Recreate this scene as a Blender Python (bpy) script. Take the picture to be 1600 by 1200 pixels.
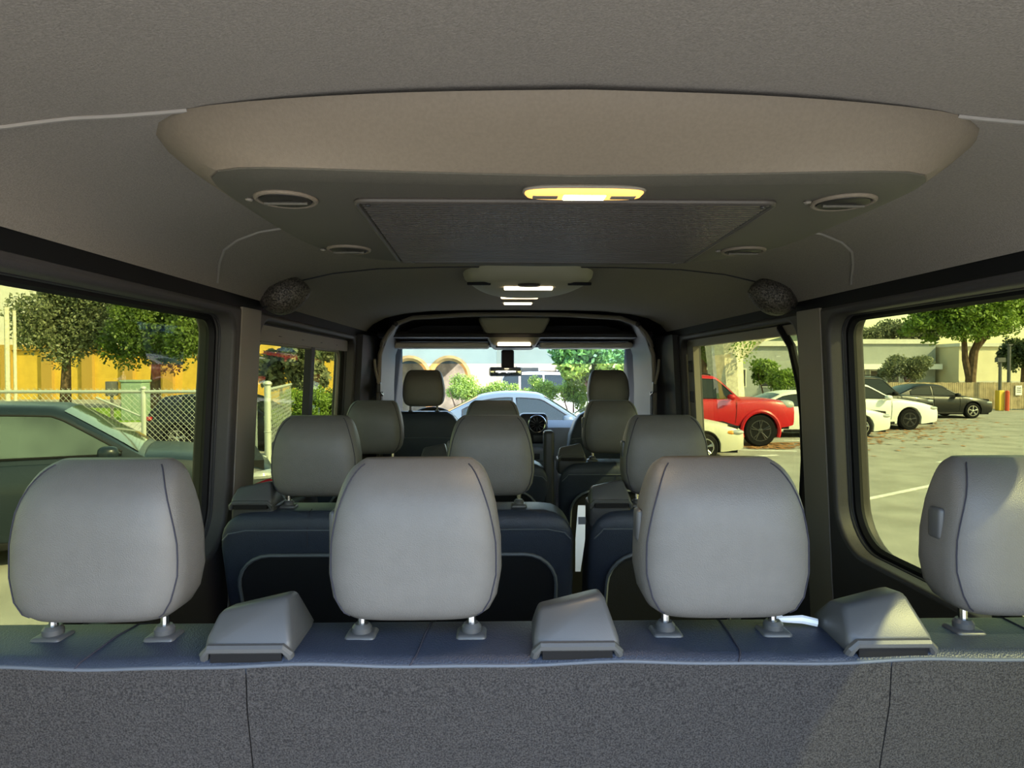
import bpy, bmesh, math, random
import numpy as np
from mathutils import Vector, Matrix

for o in list(bpy.data.objects): bpy.data.objects.remove(o)
scene = bpy.context.scene
C = scene.collection
R = math.radians
PI = math.pi

# ------------------------------------------------------------ camera, sky, sun, exposure
# world: X right, Y towards the front of the van, Z up, ground at 0, van centre line X = 0
CAMZ = 2.0
FLOOR = 0.68
cam_d = bpy.data.cameras.new('camera'); cam = bpy.data.objects.new('camera', cam_d); C.objects.link(cam)
cam_d.sensor_width = 36; cam_d.lens = 22.5; cam_d.clip_start = 0.02; cam_d.clip_end = 500
cam.location = (-0.1, 0, CAMZ)
cam.rotation_euler = (R(90 - 1.26), 0, R(-1.09))
scene.camera = cam

SUN_AZ, SUN_EL = 57, 38           # azimuth measured from straight behind the van towards its right side
world = bpy.data.worlds.new('sky'); scene.world = world; world.use_nodes = True
wn = world.node_tree.nodes; wl = world.node_tree.links
sky = wn.new('ShaderNodeTexSky'); sky.sky_type = 'NISHITA'; sky.sun_disc = False
sky.sun_elevation = R(SUN_EL); sky.sun_rotation = R(180 - SUN_AZ)
sky.air_density = 1.3; sky.dust_density = 1.0; sky.ozone_density = 2.0
wl.new(sky.outputs[0], wn['Background'].inputs[0]); wn['Background'].inputs[1].default_value = 0.42
sun_d = bpy.data.lights.new('sun', 'SUN'); sun_d.energy = 8.0; sun_d.angle = R(0.6); sun_d.color = (1, 0.95, 0.86)
sun = bpy.data.objects.new('sun', sun_d); C.objects.link(sun)
_t = Vector((-math.sin(R(SUN_AZ)) * math.cos(R(SUN_EL)), math.cos(R(SUN_AZ)) * math.cos(R(SUN_EL)), -math.sin(R(SUN_EL))))
sun.rotation_euler = _t.to_track_quat('-Z', 'Y').to_euler(); sun.location = (20, -10, 30)

vs = scene.view_settings
vs.view_transform = 'Standard'; vs.look = 'None'; vs.gamma = 1; vs.use_curve_mapping = False
vs.exposure = 1.45

# ------------------------------------------------------------ helpers
_rot = cam.rotation_euler.to_matrix()
def at(px, py, d):
    """point of the place seen at a photo pixel, d metres ahead of the rear door line"""
    v = _rot @ Vector(((px - 800) / 1000, -(py - 600) / 1000, -1))
    return Vector((-0.1, 0, CAMZ)) + v * (d / v.y)

def tag(o, label=None, cat=None, group=None, kind=None):
    if label: o['label'] = label
    if cat: o['category'] = cat
    if group: o['group'] = group
    if kind: o['kind'] = kind
    return o

def thing(name, label, cat, loc=(0, 0, 0), rz=0, group=None, kind=None):
    o = bpy.data.objects.new(name, None); C.objects.link(o); o.empty_display_size = 0.1
    o.location = loc; o.rotation_euler = (0, 0, rz)
    return tag(o, label, cat, group, kind)

def copy_tree(o, parent=None):
    c = o.copy(); C.objects.link(c); c.parent = parent
    for ch in list(o.children): copy_tree(ch, c)
    return c

class MB:
    def __init__(s): s.v = []; s.f = []
    def add(s, vs, fs):
        n = len(s.v); s.v += [tuple(p) for p in vs]; s.f += [tuple(i + n for i in f) for f in fs]; return s
    def box(s, x0, x1, y0, y1, z0, z1):
        return s.add([(x0,y0,z0),(x1,y0,z0),(x1,y1,z0),(x0,y1,z0),(x0,y0,z1),(x1,y0,z1),(x1,y1,z1),(x0,y1,z1)],
                     [(0,3,2,1),(4,5,6,7),(0,1,5,4),(1,2,6,5),(2,3,7,6),(3,0,4,7)])
    def bm(s, bm):
        bm.verts.index_update(); s.add([v.co[:] for v in bm.verts], [[v.index for v in f.verts] for f in bm.faces]); bm.free(); return s
    def rbox(s, x0, x1, y0, y1, z0, z1, r, seg=3):
        bm = bmesh.new(); bmesh.ops.create_cube(bm, size=1)
        for v in bm.verts: v.co = ((x0+x1)/2 + v.co.x*(x1-x0), (y0+y1)/2 + v.co.y*(y1-y0), (z0+z1)/2 + v.co.z*(z1-z0))
        r = min(r, .49*min(x1-x0, y1-y0, z1-z0))
        bmesh.ops.bevel(bm, geom=bm.edges[:], offset=r, segments=seg, profile=.5, affect='EDGES'); return s.bm(bm)
    def hull(s, pts, r=0, seg=3):
        bm = bmesh.new()
        for p in pts: bm.verts.new(p)
        bmesh.ops.convex_hull(bm, input=bm.verts[:])
        bmesh.ops.dissolve_limit(bm, angle_limit=.06, verts=bm.verts[:], edges=bm.edges[:])
        if r: bmesh.ops.bevel(bm, geom=bm.edges[:], offset=r, segments=seg, profile=.5, affect='EDGES', clamp_overlap=True)
        return s.bm(bm)
    def loft(s, rings, closed=True, cap=True):
        n = len(rings[0]); vs = [p for r in rings for p in r]; fs = []
        for i in range(len(rings)-1):
            for j in range(n if closed else n-1):
                k = (j+1) % n; fs.append((i*n+j, i*n+k, (i+1)*n+k, (i+1)*n+j))
        if cap and closed: fs.append(tuple(range(n-1,-1,-1))); fs.append(tuple(range((len(rings)-1)*n, len(rings)*n)))
        return s.add(vs, fs)
    def tube(s, path, r, seg=8, closed=False, cap=True):
        P = [Vector(p) for p in path]; rings = []; n = len(P); up = None
        rr = r if isinstance(r, (list, tuple)) else [r]*n
        for i, p in enumerate(P):
            if closed: t = (P[(i+1) % n]-P[i-1])
            else: t = (P[min(i+1, n-1)]-P[max(i-1, 0)])
            t.normalize()
            if up is None: up = Vector((0,0,1)) if abs(t.z) < .9 else Vector((1,0,0))
            a = t.cross(up)
            if a.length < 1e-4: a = t.orthogonal()
            a.normalize(); b = a.cross(t); b.normalize(); up = b
            rings.append([p + a*math.cos(2*PI*k/seg)*rr[i] + b*math.sin(2*PI*k/seg)*rr[i] for k in range(seg)])
        if closed: rings.append(rings[0])
        return s.loft(rings, True, cap and not closed)
    def lathe(s, prof, c=(0,0,0), axis='z', seg=24):
        rings = []
        for r, h in prof:
            ring = []
            for k in range(seg):
                a = 2*PI*k/seg; x, y, z = r*math.cos(a), r*math.sin(a), h
                if axis == 'y': x, y, z = x, z, y
                if axis == 'x': x, y, z = z, x, y
                ring.append((c[0]+x, c[1]+y, c[2]+z))
            rings.append(ring)
        return s.loft(rings)
    def ell(s, c, r, seg=14, rings=8, e=1.0):
        R_ = []
        for i in range(rings+1):
            th = -PI/2 + PI*i/rings; cz = math.sin(th); cr = max(math.cos(th), .003)
            if e != 1: cz = math.copysign(abs(cz)**e, cz); cr = cr**e
            ring = []
            for k in range(seg):
                a = 2*PI*k/seg; ca, sa = math.cos(a), math.sin(a)
                if e != 1: ca = math.copysign(abs(ca)**e, ca); sa = math.copysign(abs(sa)**e, sa)
                ring.append((c[0]+r[0]*cr*ca, c[1]+r[1]*cr*sa, c[2]+r[2]*cz))
            R_.append(ring)
        return s.loft(R_)
    def prism(s, poly, a, b, f):
        """poly of (u,v); f(u,v,w) -> xyz ; w from a to b"""
        n = len(poly); vs = [f(u, v, a) for u, v in poly] + [f(u, v, b) for u, v in poly]
        fs = [tuple(range(n-1,-1,-1)), tuple(range(n, 2*n))] + [(i, (i+1) % n, n+(i+1) % n, n+i) for i in range(n)]
        return s.add(vs, fs)
    def map(s, f): s.v = [tuple(f(*p)) for p in s.v]; return s
    def build(s, name, m, parent=None, org=(0,0,0), smooth=35, kind=None):
        me = bpy.data.meshes.new(name)
        me.from_pydata([(p[0]-org[0], p[1]-org[1], p[2]-org[2]) for p in s.v], [], s.f)
        if smooth:
            bm = bmesh.new(); bm.from_mesh(me)
            bmesh.ops.recalc_face_normals(bm, faces=bm.faces[:])
            bm.to_mesh(me); bm.free()
            me.polygons.foreach_set('use_smooth', [True]*len(me.polygons))
            me.set_sharp_from_angle(angle=R(smooth))
        me.materials.append(M[m] if isinstance(m, str) else m)
        o = bpy.data.objects.new(name, me); C.objects.link(o)
        if parent: o.parent = parent
        if kind: o['kind'] = kind
        return o

def rrect(u0, u1, v0, v1, r, seg=8):
    """rounded rectangle; r = (bottom-u0, bottom-u1, top-u1, top-u0)"""
    if not isinstance(r, (tuple, list)): r = (r,)*4
    pts = []
    for (cu, cv, q, a0) in ((u0+r[0], v0+r[0], r[0], 180), (u1-r[1], v0+r[1], r[1], 270), (u1-r[2], v1-r[2], r[2], 0), (u0+r[3], v1-r[3], r[3], 90)):
        for k in range(seg+1):
            a = R(a0 + 90*k/seg); pts.append((cu+q*math.cos(a), cv+q*math.sin(a)))
    return pts

def panel(outline, holes, t0, t1, bev, f):
    """flat panel with holes, thickness from t0 to t1, mapped by f(u, v, w)"""
    cu = bpy.data.curves.new('tmp', 'CURVE'); cu.dimensions = '2D'; cu.fill_mode = 'BOTH'
    cu.extrude = (t1-t0)/2 - bev; cu.bevel_depth = bev; cu.bevel_resolution = 2; cu.offset = -bev
    for pts in [outline] + holes:
        sp = cu.splines.new('POLY'); sp.points.add(len(pts)-1); sp.use_cyclic_u = True
        for p, q in zip(sp.points, pts): p.co = (q[0], q[1], 0, 1)
    ob = bpy.data.objects.new('tmp', cu); me = bpy.data.meshes.new_from_object(ob)
    mb = MB(); mid = (t0+t1)/2
    mb.add([f(v.co.x, v.co.y, v.co.z+mid) for v in me.vertices], [list(p.vertices) for p in me.polygons])
    bpy.data.objects.remove(ob); bpy.data.curves.remove(cu); bpy.data.meshes.remove(me)
    return mb

# ------------------------------------------------------------ materials
M = {}
def mat(name, col, rough=.5, metal=0, var=0, vscale=20, bump=0, bscale=200, kind='noise', spec=.5, coat=0, col2=None):
    m = bpy.data.materials.new(name); m.use_nodes = True; nt = m.node_tree; b = nt.nodes['Principled BSDF']
    b.inputs['Base Color'].default_value = (*col, 1); b.inputs['Roughness'].default_value = rough
    b.inputs['Metallic'].default_value = metal; b.inputs['Specular IOR Level'].default_value = spec
    if coat: b.inputs['Coat Weight'].default_value = coat; b.inputs['Coat Roughness'].default_value = .05
    tc = nt.nodes.new('ShaderNodeTexCoord')
    if var or col2:
        n = nt.nodes.new('ShaderNodeTexNoise'); n.inputs['Scale'].default_value = vscale; n.inputs['Detail'].default_value = 4
        nt.links.new(tc.outputs['Object'], n.inputs['Vector'])
        r = nt.nodes.new('ShaderNodeValToRGB'); r.color_ramp.elements[0].position = .35; r.color_ramp.elements[1].position = .65
        c2 = col2 or tuple(min(1, c*(1+var)) for c in col)
        c1 = col if col2 else tuple(c*(1-var) for c in col)
        r.color_ramp.elements[0].color = (*c1, 1); r.color_ramp.elements[1].color = (*c2, 1)
        nt.links.new(n.outputs['Fac'], r.inputs[0]); nt.links.new(r.outputs[0], b.inputs['Base Color'])
    if bump:
        if kind == 'voronoi':
            t = nt.nodes.new('ShaderNodeTexVoronoi'); o = t.outputs['Distance']
        else:
            t = nt.nodes.new('ShaderNodeTexNoise'); t.inputs['Detail'].default_value = 3; o = t.outputs['Fac']
        t.inputs['Scale'].default_value = bscale; nt.links.new(tc.outputs['Object'], t.inputs['Vector'])
        bp = nt.nodes.new('ShaderNodeBump'); bp.inputs['Strength'].default_value = bump; bp.inputs['Distance'].default_value = .002
        nt.links.new(o, bp.inputs['Height']); nt.links.new(bp.outputs[0], b.inputs['Normal'])
    M[name] = m; return m

def glass(name, tint, refl=1.0):
    m = bpy.data.materials.new(name); m.use_nodes = True; nt = m.node_tree
    nt.nodes.remove(nt.nodes['Principled BSDF']); out = nt.nodes['Material Output']
    t = nt.nodes.new('ShaderNodeBsdfTransparent'); t.inputs[0].default_value = (*tint, 1)
    g = nt.nodes.new('ShaderNodeBsdfGlossy'); g.inputs['Roughness'].default_value = .01
    fr = nt.nodes.new('ShaderNodeFresnel'); fr.inputs[0].default_value = 1.45
    mx = nt.nodes.new('ShaderNodeMixShader'); mu = nt.nodes.new('ShaderNodeMath'); mu.operation = 'MULTIPLY'; mu.inputs[1].default_value = refl
    ge = nt.nodes.new('ShaderNodeNewGeometry'); ma = nt.nodes.new('ShaderNodeMath'); ma.operation = 'SUBTRACT'; ma.inputs[0].default_value = 1
    m2 = nt.nodes.new('ShaderNodeMath'); m2.operation = 'MULTIPLY'       # no total internal reflection inside a thin pane
    nt.links.new(ge.outputs['Backfacing'], ma.inputs[1]); nt.links.new(fr.outputs[0], mu.inputs[0])
    nt.links.new(mu.outputs[0], m2.inputs[0]); nt.links.new(ma.outputs[0], m2.inputs[1]); nt.links.new(m2.outputs[0], mx.inputs[0])
    nt.links.new(t.outputs[0], mx.inputs[1]); nt.links.new(g.outputs[0], mx.inputs[2]); nt.links.new(mx.outputs[0], out.inputs[0])
    M[name] = m; return m

def emit(name, col, s):
    m = bpy.data.materials.new(name); m.use_nodes = True; nt = m.node_tree; b = nt.nodes['Principled BSDF']
    b.inputs['Base Color'].default_value = (*col, 1); b.inputs['Emission Color'].default_value = (*col, 1); b.inputs['Emission Strength'].default_value = s
    M[name] = m

def leafmat(name, c1, c2, sc=1.5):
    m = bpy.data.materials.new(name); m.use_nodes = True; nt = m.node_tree; b = nt.nodes['Principled BSDF']; b.inputs['Roughness'].default_value = .5
    tc = nt.nodes.new('ShaderNodeTexCoord'); n = nt.nodes.new('ShaderNodeTexNoise'); n.inputs['Scale'].default_value = sc; n.inputs['Detail'].default_value = 6
    r = nt.nodes.new('ShaderNodeValToRGB'); r.color_ramp.elements[0].position = .35; r.color_ramp.elements[1].position = .65
    r.color_ramp.elements[0].color = (*c1, 1); r.color_ramp.elements[1].color = (*c2, 1)
    tr = nt.nodes.new('ShaderNodeBsdfTranslucent'); mx = nt.nodes.new('ShaderNodeMixShader'); mx.inputs[0].default_value = .3
    nt.links.new(tc.outputs['Object'], n.inputs['Vector']); nt.links.new(n.outputs['Fac'], r.inputs[0])
    nt.links.new(r.outputs[0], b.inputs['Base Color']); nt.links.new(r.outputs[0], tr.inputs[0])
    nt.links.new(b.outputs[0], mx.inputs[1]); nt.links.new(tr.outputs[0], mx.inputs[2]); nt.links.new(mx.outputs[0], nt.nodes['Material Output'].inputs[0])
    M[name] = m

# van interior
mat('headliner', (.195, .172, .150), .9, var=.12, vscale=330, bump=.6, bscale=400, spec=.2)
mat('seam', (.24, .22, .20), .8, spec=.2)
mat('seam_dark', (.03, .03, .035), .7, spec=0.1)
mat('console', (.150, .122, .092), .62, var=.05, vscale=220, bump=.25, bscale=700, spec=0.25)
mat('console_shaded', (.070, .063, .050), .6, var=.05, vscale=220, bump=.25, bscale=700, spec=.35)  # console plastic darkened to take in the shade of the underside
mat('grille', (.026, .023, .020), .45, spec=0.2)
mat('grille_bar', (.060, .052, .045), .4, spec=0.3)
mat('visor', (.50, .47, .42), .7)
mat('console_pale', (.30, .28, .22), .6)
mat('trim', (.036, .033, .035), .5, var=.04, vscale=90, bump=.3, bscale=600, spec=0.25)
mat('trim_light', (.16, .142, .118), .5, bump=.2, bscale=600, spec=0.25)
mat('rubber', (.008, .008, .009), .55, spec=0.08)
mat('dark_trim', (.022, .022, .026), .5, bump=.3, bscale=500, spec=0.15)
mat('speaker_mesh', (.055, .048, .040), .45, var=.95, vscale=190, bump=1, bscale=190, kind='voronoi', spec=0.4)
mat('vinyl', (.088, .085, .083), .42, var=.03, vscale=40, bump=.22, bscale=620, kind='voronoi', spec=0.3)
mat('vinyl_navy', (.021, .027, .043), .42, var=.05, vscale=40, bump=.3, bscale=420, kind='voronoi', spec=0.28)
mat('piping', (.07, .08, .10), .45, spec=0.25)
mat('thread', (.025, .025, .035), .7, spec=0.1)
mat('carpet', (.021, .0197, .021), .95, bump=.8, bscale=900, col2=(.056, .053, .053), vscale=430, spec=0.05)
mat('shell', (.012, .013, .016), .5, bump=.3, bscale=500, spec=0.12)
mat('plastic', (.050, .052, .055), .38, bump=.1, bscale=800, spec=0.35)
mat('plastic_dark', (.025, .026, .03), .4, spec=0.2)
mat('chrome', (.55, .55, .56), .2, 1)
mat('dark_metal', (.10, .10, .11), .3, .8)
mat('white_plastic', (.75, .76, .8), .5)
mat('red_plastic', (.5, .01, .02), .4)
mat('dash', (.34, .37, .40), .45, bump=.3, bscale=300)
mat('mirror', (.85, .87, .88), .02, 1)
mat('floor_mat', (.03, .03, .033), .8, var=.2, vscale=60, spec=0.1)
mat('van_paint', (.03, .032, .036), .25, coat=.5)
emit('lamp_lens', (1.0, .50, .12), .5)
emit('lamp_core', (1.0, .80, .42), 5)
emit('lamp_strip', (1.0, .80, .50), 2.0)
glass('tint_glass', (.485, .49, .325), .35)
glass('clear_glass', (.95, .97, .95), .5)
glass('shade_glass', (.35, .55, .75), .3)

# ------------------------------------------------------------ van shell
CZ = CAMZ                                   # heights below are given relative to the camera (z' = z - CZ)
def half(zr): return .871 - .057*zr         # inner half width of the van at height zr
def wallmap(side):
    return lambda u, v, w: (side*(half(v)+w), u, v+CZ)
F0 = FLOOR - CZ
HOLE_R = rrect(.44, 1.87, -.52, .158, (.10, .13, .06, .06))
HOLE_F = rrect(2.07, 3.40, -.52, .158, (.10, .10, .06, .07))
HOLE_C = [(4.02, -.40), (4.86, -.40), (4.86, -.28), (4.50, .09), (4.02, .13)]
GL = .075
for side, nm in ((-1, 'left'), (1, 'right')):
    f = wallmap(side)
    out = [(.24, F0), (4.95, F0), (4.95, -.30), (4.60, .187), (.24, .187)]
    w = panel(out, [HOLE_R, HOLE_F, HOLE_C], 0, .11, .012, f).build('wall_' + nm, 'trim', kind='structure')
    tag(w, 'grey plastic trimmed %s side wall of the van with window openings' % nm, 'wall')
    # black channel above the windows
    tr = MB()
    tr.loft([[f(y, .180, .004), f(y, .222, .004), f(y, .222, .06), f(y, .180, .06)] for y in (.24, 4.3)])
    o = tr.build('trim_%d' % (1 if side < 0 else 2), 'rubber', kind='structure'); tag(o, 'black channel between headliner and %s windows' % nm, 'trim')
    # pillar cover ridge between the two passenger windows
    pc = MB()
    pc.loft([[f(1.905, z, -.004), f(2.03, z, -.012), f(2.05, z, -.004), f(2.05, z, .03), f(1.905, z, .03)] for z in (-1.25, -.6, 0, .186)])
    tp = pc.build('pillar_cover', 'trim_light', w)
    # B pillar block and cab arch
    bp = MB(); bp.loft([[f(3.44, z, -.03), f(3.90, z, -.055), f(3.97, z, -.04), f(3.97, z, .02), f(3.44, z, .02)] for z in (F0, -.4, .0, .19)])
    bp.build('door_pillar', 'dark_trim', w)

def ring(pts, f, w, r, seg=6):
    return MB().tube([f(u, v, w) for u, v in pts], r, seg, closed=True)
def window(n, side, hole, label, extra=None, tint='tint_glass'):
    f = wallmap(side); t = thing('window_%d' % n, label, 'window', (0, 0, 0), kind='structure')
    MB().prism(hole, GL, GL+.005, f).build('pane', tint, t, smooth=1)
    cu = sum(p[0] for p in hole)/len(hole); cv = sum(p[1] for p in hole)/len(hole)
    g = [(cu+(u-cu)*.995, cv+(v-cv)*.99) for u, v in hole]
    ring(g, f, GL-.008, .014).build('gasket', 'rubber', t)
    g2 = [(cu+(u-cu)*1.0, cv+(v-cv)*1.0) for u, v in hole]
    ring(g2, f, GL-.030, .004).build('inner_seal', 'dark_trim', t)
    return t
window(1, -1, HOLE_R, 'large tinted rear side window on the left, dark car beyond it')
w2 = window(2, -1, HOLE_F, 'tinted sliding window on the left with a vertical divider bar')
w3 = window(3, 1, HOLE_F, 'tinted sliding door window on the right, red truck beyond it')
window(4, 1, HOLE_R, 'large tinted rear side window on the right, parking lot beyond it')
window(5, -1, HOLE_C, 'narrow cab side window beside the left front seat', tint='clear_glass')
window(6, 1, HOLE_C, 'narrow cab side window beside the right front seat', tint='clear_glass')
f = wallmap(-1)
MB().loft([[f(2.78, z, GL-.03), f(2.83, z, GL-.03), f(2.83, z, GL), f(2.78, z, GL)] for z in (-.52, .155)]).build('divider_bar', 'dark_trim', w2)
MB().loft([[f(y, .098, .035), f(y, .152, .035), f(y, .152, .06), f(y, .098, .06)] for y in (2.09, 3.38)]).build('top_rail', 'trim_light', w2)
for y in (2.35, 2.62, 2.89, 3.16):
    MB().rbox(*sorted((f(y, 0, .028)[0], f(y, 0, .045)[0])), y-.022, y+.022, CZ+.115, CZ+.14, .006).build('clip', 'rubber', w2)
ring([(2.16+(u-2.07)*.84, -.50+(v+.52)*.88) for u, v in HOLE_F], f, GL-.02, .009).build('slider_frame', 'trim_light', w2)
f = wallmap(1)
MB().loft([[f(y, .120, .03), f(y, .155, .03), f(y, .155, .06), f(y, .120, .06)] for y in (2.09, 3.38)]).build('top_rail', 'trim_light', w3)
MB().tube([f(2.25, .15, .03), f(2.17, .08, .03), f(2.125, -.05, .032), f(2.11, -.15, .032), f(2.115, -.3, .032), f(2.15, -.5, .03)], .014, 8).build('rear_seal', 'rubber', w3)
MB().loft([[f(3.28, z, .03), f(3.38, z, .03), f(3.38, z, .06), f(3.28, z, .06)] for z in (-.5, .15)]).build('front_frame', 'trim_light', w3)
for z in (-.30, -.14, .02):
    MB().rbox(*sorted((f(3.3, z, .022)[0], f(3.3, z, .04)[0])), 3.30, 3.36, CZ+z-.03, CZ+z+.03, .008).build('latch_plate', 'trim', w3)

# headliner
def ceil_z(x):
    a = abs(x)
    pts = [(0, .342), (.3, .340), (.5, .334), (.65, .318), (.75, .295), (.82, .26), (.858, .218)]
    for (x0, z0), (x1, z1) in zip(pts, pts[1:]):
        if a <= x1: return z0 + (z1-z0)*(a-x0)/(x1-x0)
    return .21
xs = [-.858+.858*2*i/48 for i in range(49)]
hl = MB()
ys = [.24, .6, .83, 1.2, 1.6, 2.1, 2.6, 3.2, 3.66]
hl.loft([[(x, y, CZ+ceil_z(x)) for x in xs] for y in ys], closed=False)
hl.loft([[(x, y, CZ+.40) for x in xs] for y in ys], closed=False)
hl.loft([[(x, .24, CZ+ceil_z(x)) for x in xs], [(x, .24, CZ+.40) for x in xs]], closed=False)
hl.loft([[(x, 3.66, CZ+ceil_z(x)) for x in xs], [(x, 3.66, CZ+.40) for x in xs]], closed=False)
ceil = hl.build('ceiling', 'headliner', kind='structure', smooth=60)
tag(ceil, 'grey woven fabric headliner of the van roof', 'ceiling')
def ceilpath(pts, dz=0): return [(x, y, CZ+ceil_z(x)+dz) for x, y in pts]
for s in (-1, 1):
    MB().tube(ceilpath([(s*(.50+.035*i), .835-.0006*i*i) for i in range(11)], -.001), .0035, 6).build('headliner_seam', 'seam', ceil)
    MB().tube(ceilpath([(s*x, y) for x, y in ((.40, 1.47), (.50, 1.468), (.58, 1.472), (.65, 1.485), (.71, 1.51), (.76, 1.555), (.80, 1.62), (.83, 1.68), (.845, 1.71))], -.001), .0035, 6).build('headliner_seam', 'seam', ceil)
    MB().tube(ceilpath([(s*(.1+.05*i), 2.12) for i in range(15)], -.0005), .0035, 6).build('headliner_seam', 'seam_dark', ceil)
roof = MB().rbox(-1.0, 1.0, .22, 5.0, CZ+.41, CZ+.47, .02).build('trim_3', 'van_paint', kind='structure'); tag(roof, 'outer roof skin of the van above the headliner', 'roof')
for s in (-1, 1):                            # closes the roof corner between wall and roof skin
    o = MB().hull([(s*.875, .24, CZ+.17), (s*.985, .24, CZ+.17), (s*.985, .24, CZ+.42), (s*.85, .24, CZ+.42), (s*.875, 4.6, CZ+.17), (s*.985, 4.6, CZ+.17), (s*.985, 4.9, CZ+.42), (s*.85, 4.9, CZ+.42)]).build('trim_%d' % (4 if s < 0 else 5), 'van_paint', kind='structure')
    tag(o, 'roof side rail of the van body, %s side' % ('left' if s < 0 else 'right'), 'trim')
fl = MB().box(-.95, .95, .24, 4.9, FLOOR-.06, FLOOR).build('floor', 'floor_mat', kind='structure', smooth=0); tag(fl, 'dark floor covering of the van', 'floor')

# cab arch: pale rim around the opening to the cab
arch = [(-.80, -.62), (-.80, -.1), (-.79, .10), (-.755, .20), (-.70, .275), (-.60, .312), (-.3, .33), (0, .334)]
arch = arch + [(-x, z) for x, z in arch[-2::-1]]
o = MB().tube([(x, 3.70, CZ+z-.012) for x, z in arch], .013, 8).build('trim_6', 'trim_light', kind='structure'); tag(o, 'pale rim of the arch between passenger room and cab', 'trim')
cab = MB()
cab.loft([[(x, 3.70, CZ+z) for x, z in arch], [(x*1.02, 4.02, CZ+min(z, .33)) for x, z in arch], [(x*1.02, 4.35, CZ+min(z, .30)) for x, z in arch]], closed=False)
o = cab.build('trim_7', 'trim', kind='structure'); tag(o, 'grey lining of the cab roof and door frames', 'trim')

# windscreen
ws = thing('window_7', 'wide clear windscreen at the front of the van', 'window', kind='structure')
wsq = [(-.90, 5.30, CZ-.62), (.90, 5.30, CZ-.62), (.80, 4.52, CZ+.17), (-.80, 4.52, CZ+.17)]
MB().add(wsq, [(0, 1, 2, 3)]).build('pane', 'clear_glass', ws, smooth=0)
MB().add([(-.83, 4.64, CZ+.045), (.83, 4.64, CZ+.045), (.80, 4.515, CZ+.17), (-.80, 4.515, CZ+.17)], [(0, 1, 2, 3)]).build('shade_band', 'shade_glass', ws, smooth=0)
for s in (-1, 1):
    MB().hull([(s*.90, 5.30, CZ-.62), (s*.98, 5.24, CZ-.62), (s*.95, 5.0, CZ-.62), (s*.78, 4.52, CZ+.2), (s*.93, 4.50, CZ+.2), (s*.90, 4.38, CZ+.2)], .012).build('windscreen_pillar', 'trim', ws)
MB().hull([(-.93, 4.46, CZ+.16), (.93, 4.46, CZ+.16), (-.93, 4.56, CZ+.16), (.93, 4.56, CZ+.16), (-.93, 4.4, CZ+.41), (.93, 4.4, CZ+.41), (-.93, 4.56, CZ+.41), (.93, 4.56, CZ+.41)]).build('header', 'dark_trim', ws)

# ------------------------------------------------------------ seats
def lerp_tab(tab, t):
    for (a, *A), (b, *B) in zip(tab, tab[1:]):
        if t <= b:
            k = (t-a)/(b-a) if b > a else 0; k = max(0, min(1, k))
            return [p+(q-p)*k for p, q in zip(A, B)]
    return list(tab[-1][1:])
#            t     half-w  y-back  y-front
HR_TAB = [(0.00, .078, .030, .085), (.025, .093, .016, .100), (.07, .107, .006, .112), (.15, .1165, .001, .122), (.30, .1225, .000, .126), (.50, .1215, .000, .126),
          (.68, .1160, .003, .123), (.78, .1105, .011, .118), (.86, .1050, .022, .113), (.92, .099, .035, .109), (.965, .091, .050, .104), (1.0, .078, .068, .096)]
def sup(a, n):
    c, s_ = math.cos(a), math.sin(a)
    return math.copysign(abs(c)**(2/n), c), math.copysign(abs(s_)**(2/n), s_)
def headrest(parent, x, zb, yb=0, h=.222, ws=1.0, post_drop=.035, m='vinyl', button=True, tall_post=False):
    """a padded headrest; its lower edge at height zb, rear face at local y = yb"""
    mb = MB(); rings = []; N = 44; SEAM = {-1: [], 1: []}
    ts = [0, .012, .025, .045, .07, .11, .15, .22, .30, .4, .5, .6, .7, .78, .85, .895, .93, .955, .975, .99, 1.0]
    for t in ts:
        w, b, fr = lerp_tab(HR_TAB, t); w *= ws; cy = (b+fr)/2; hy = (fr-b)/2; ring = []
        for k in range(N):
            cx, sy = sup(2*PI*k/N, 3.6); ring.append((w*cx, cy+hy*sy, h*t))
        rings.append(ring)
        if .03 <= t <= .98:
            q = .845 + .095*math.sin(PI*min(1, max(0, (1.02-t)*.86)))
            for s in (-1, 1):
                yy = cy-hy*(1-q**3.6)**(1/3.6); SEAM[s].append((s*w*q*1.002, yy-.0006, h*t))
    mb.loft(rings)
    hr = mb.build('headrest', m, parent, smooth=50); hr.location = (x, yb, zb)
    for s in (-1, 1): MB().tube(SEAM[s], .0011, 5).build('seam', 'thread', hr)
    if button:
        bt = MB().rbox(-.124*ws, -.112*ws, .045, .073, h*.47, h*.68, .006); bt.build('release_button', 'plastic', hr)
    for s in (-1, 1):
        MB().tube([(s*.079, .058, .02), (s*.079, .055, -post_drop)], .0062, 10).build('post', 'chrome' if not tall_post else 'dark_metal', hr)
        g = MB().rbox(s*.079-.022, s*.079+.022, .034, .074, -post_drop-.004, -post_drop+.010, .006)
        g.lathe([(.014, -post_drop+.009), (.014, -post_drop+.017), (.010, -post_drop+.022)], (s*.079, .055, 0))
        g.build('post_bezel', 'plastic', hr)
    return hr
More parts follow.
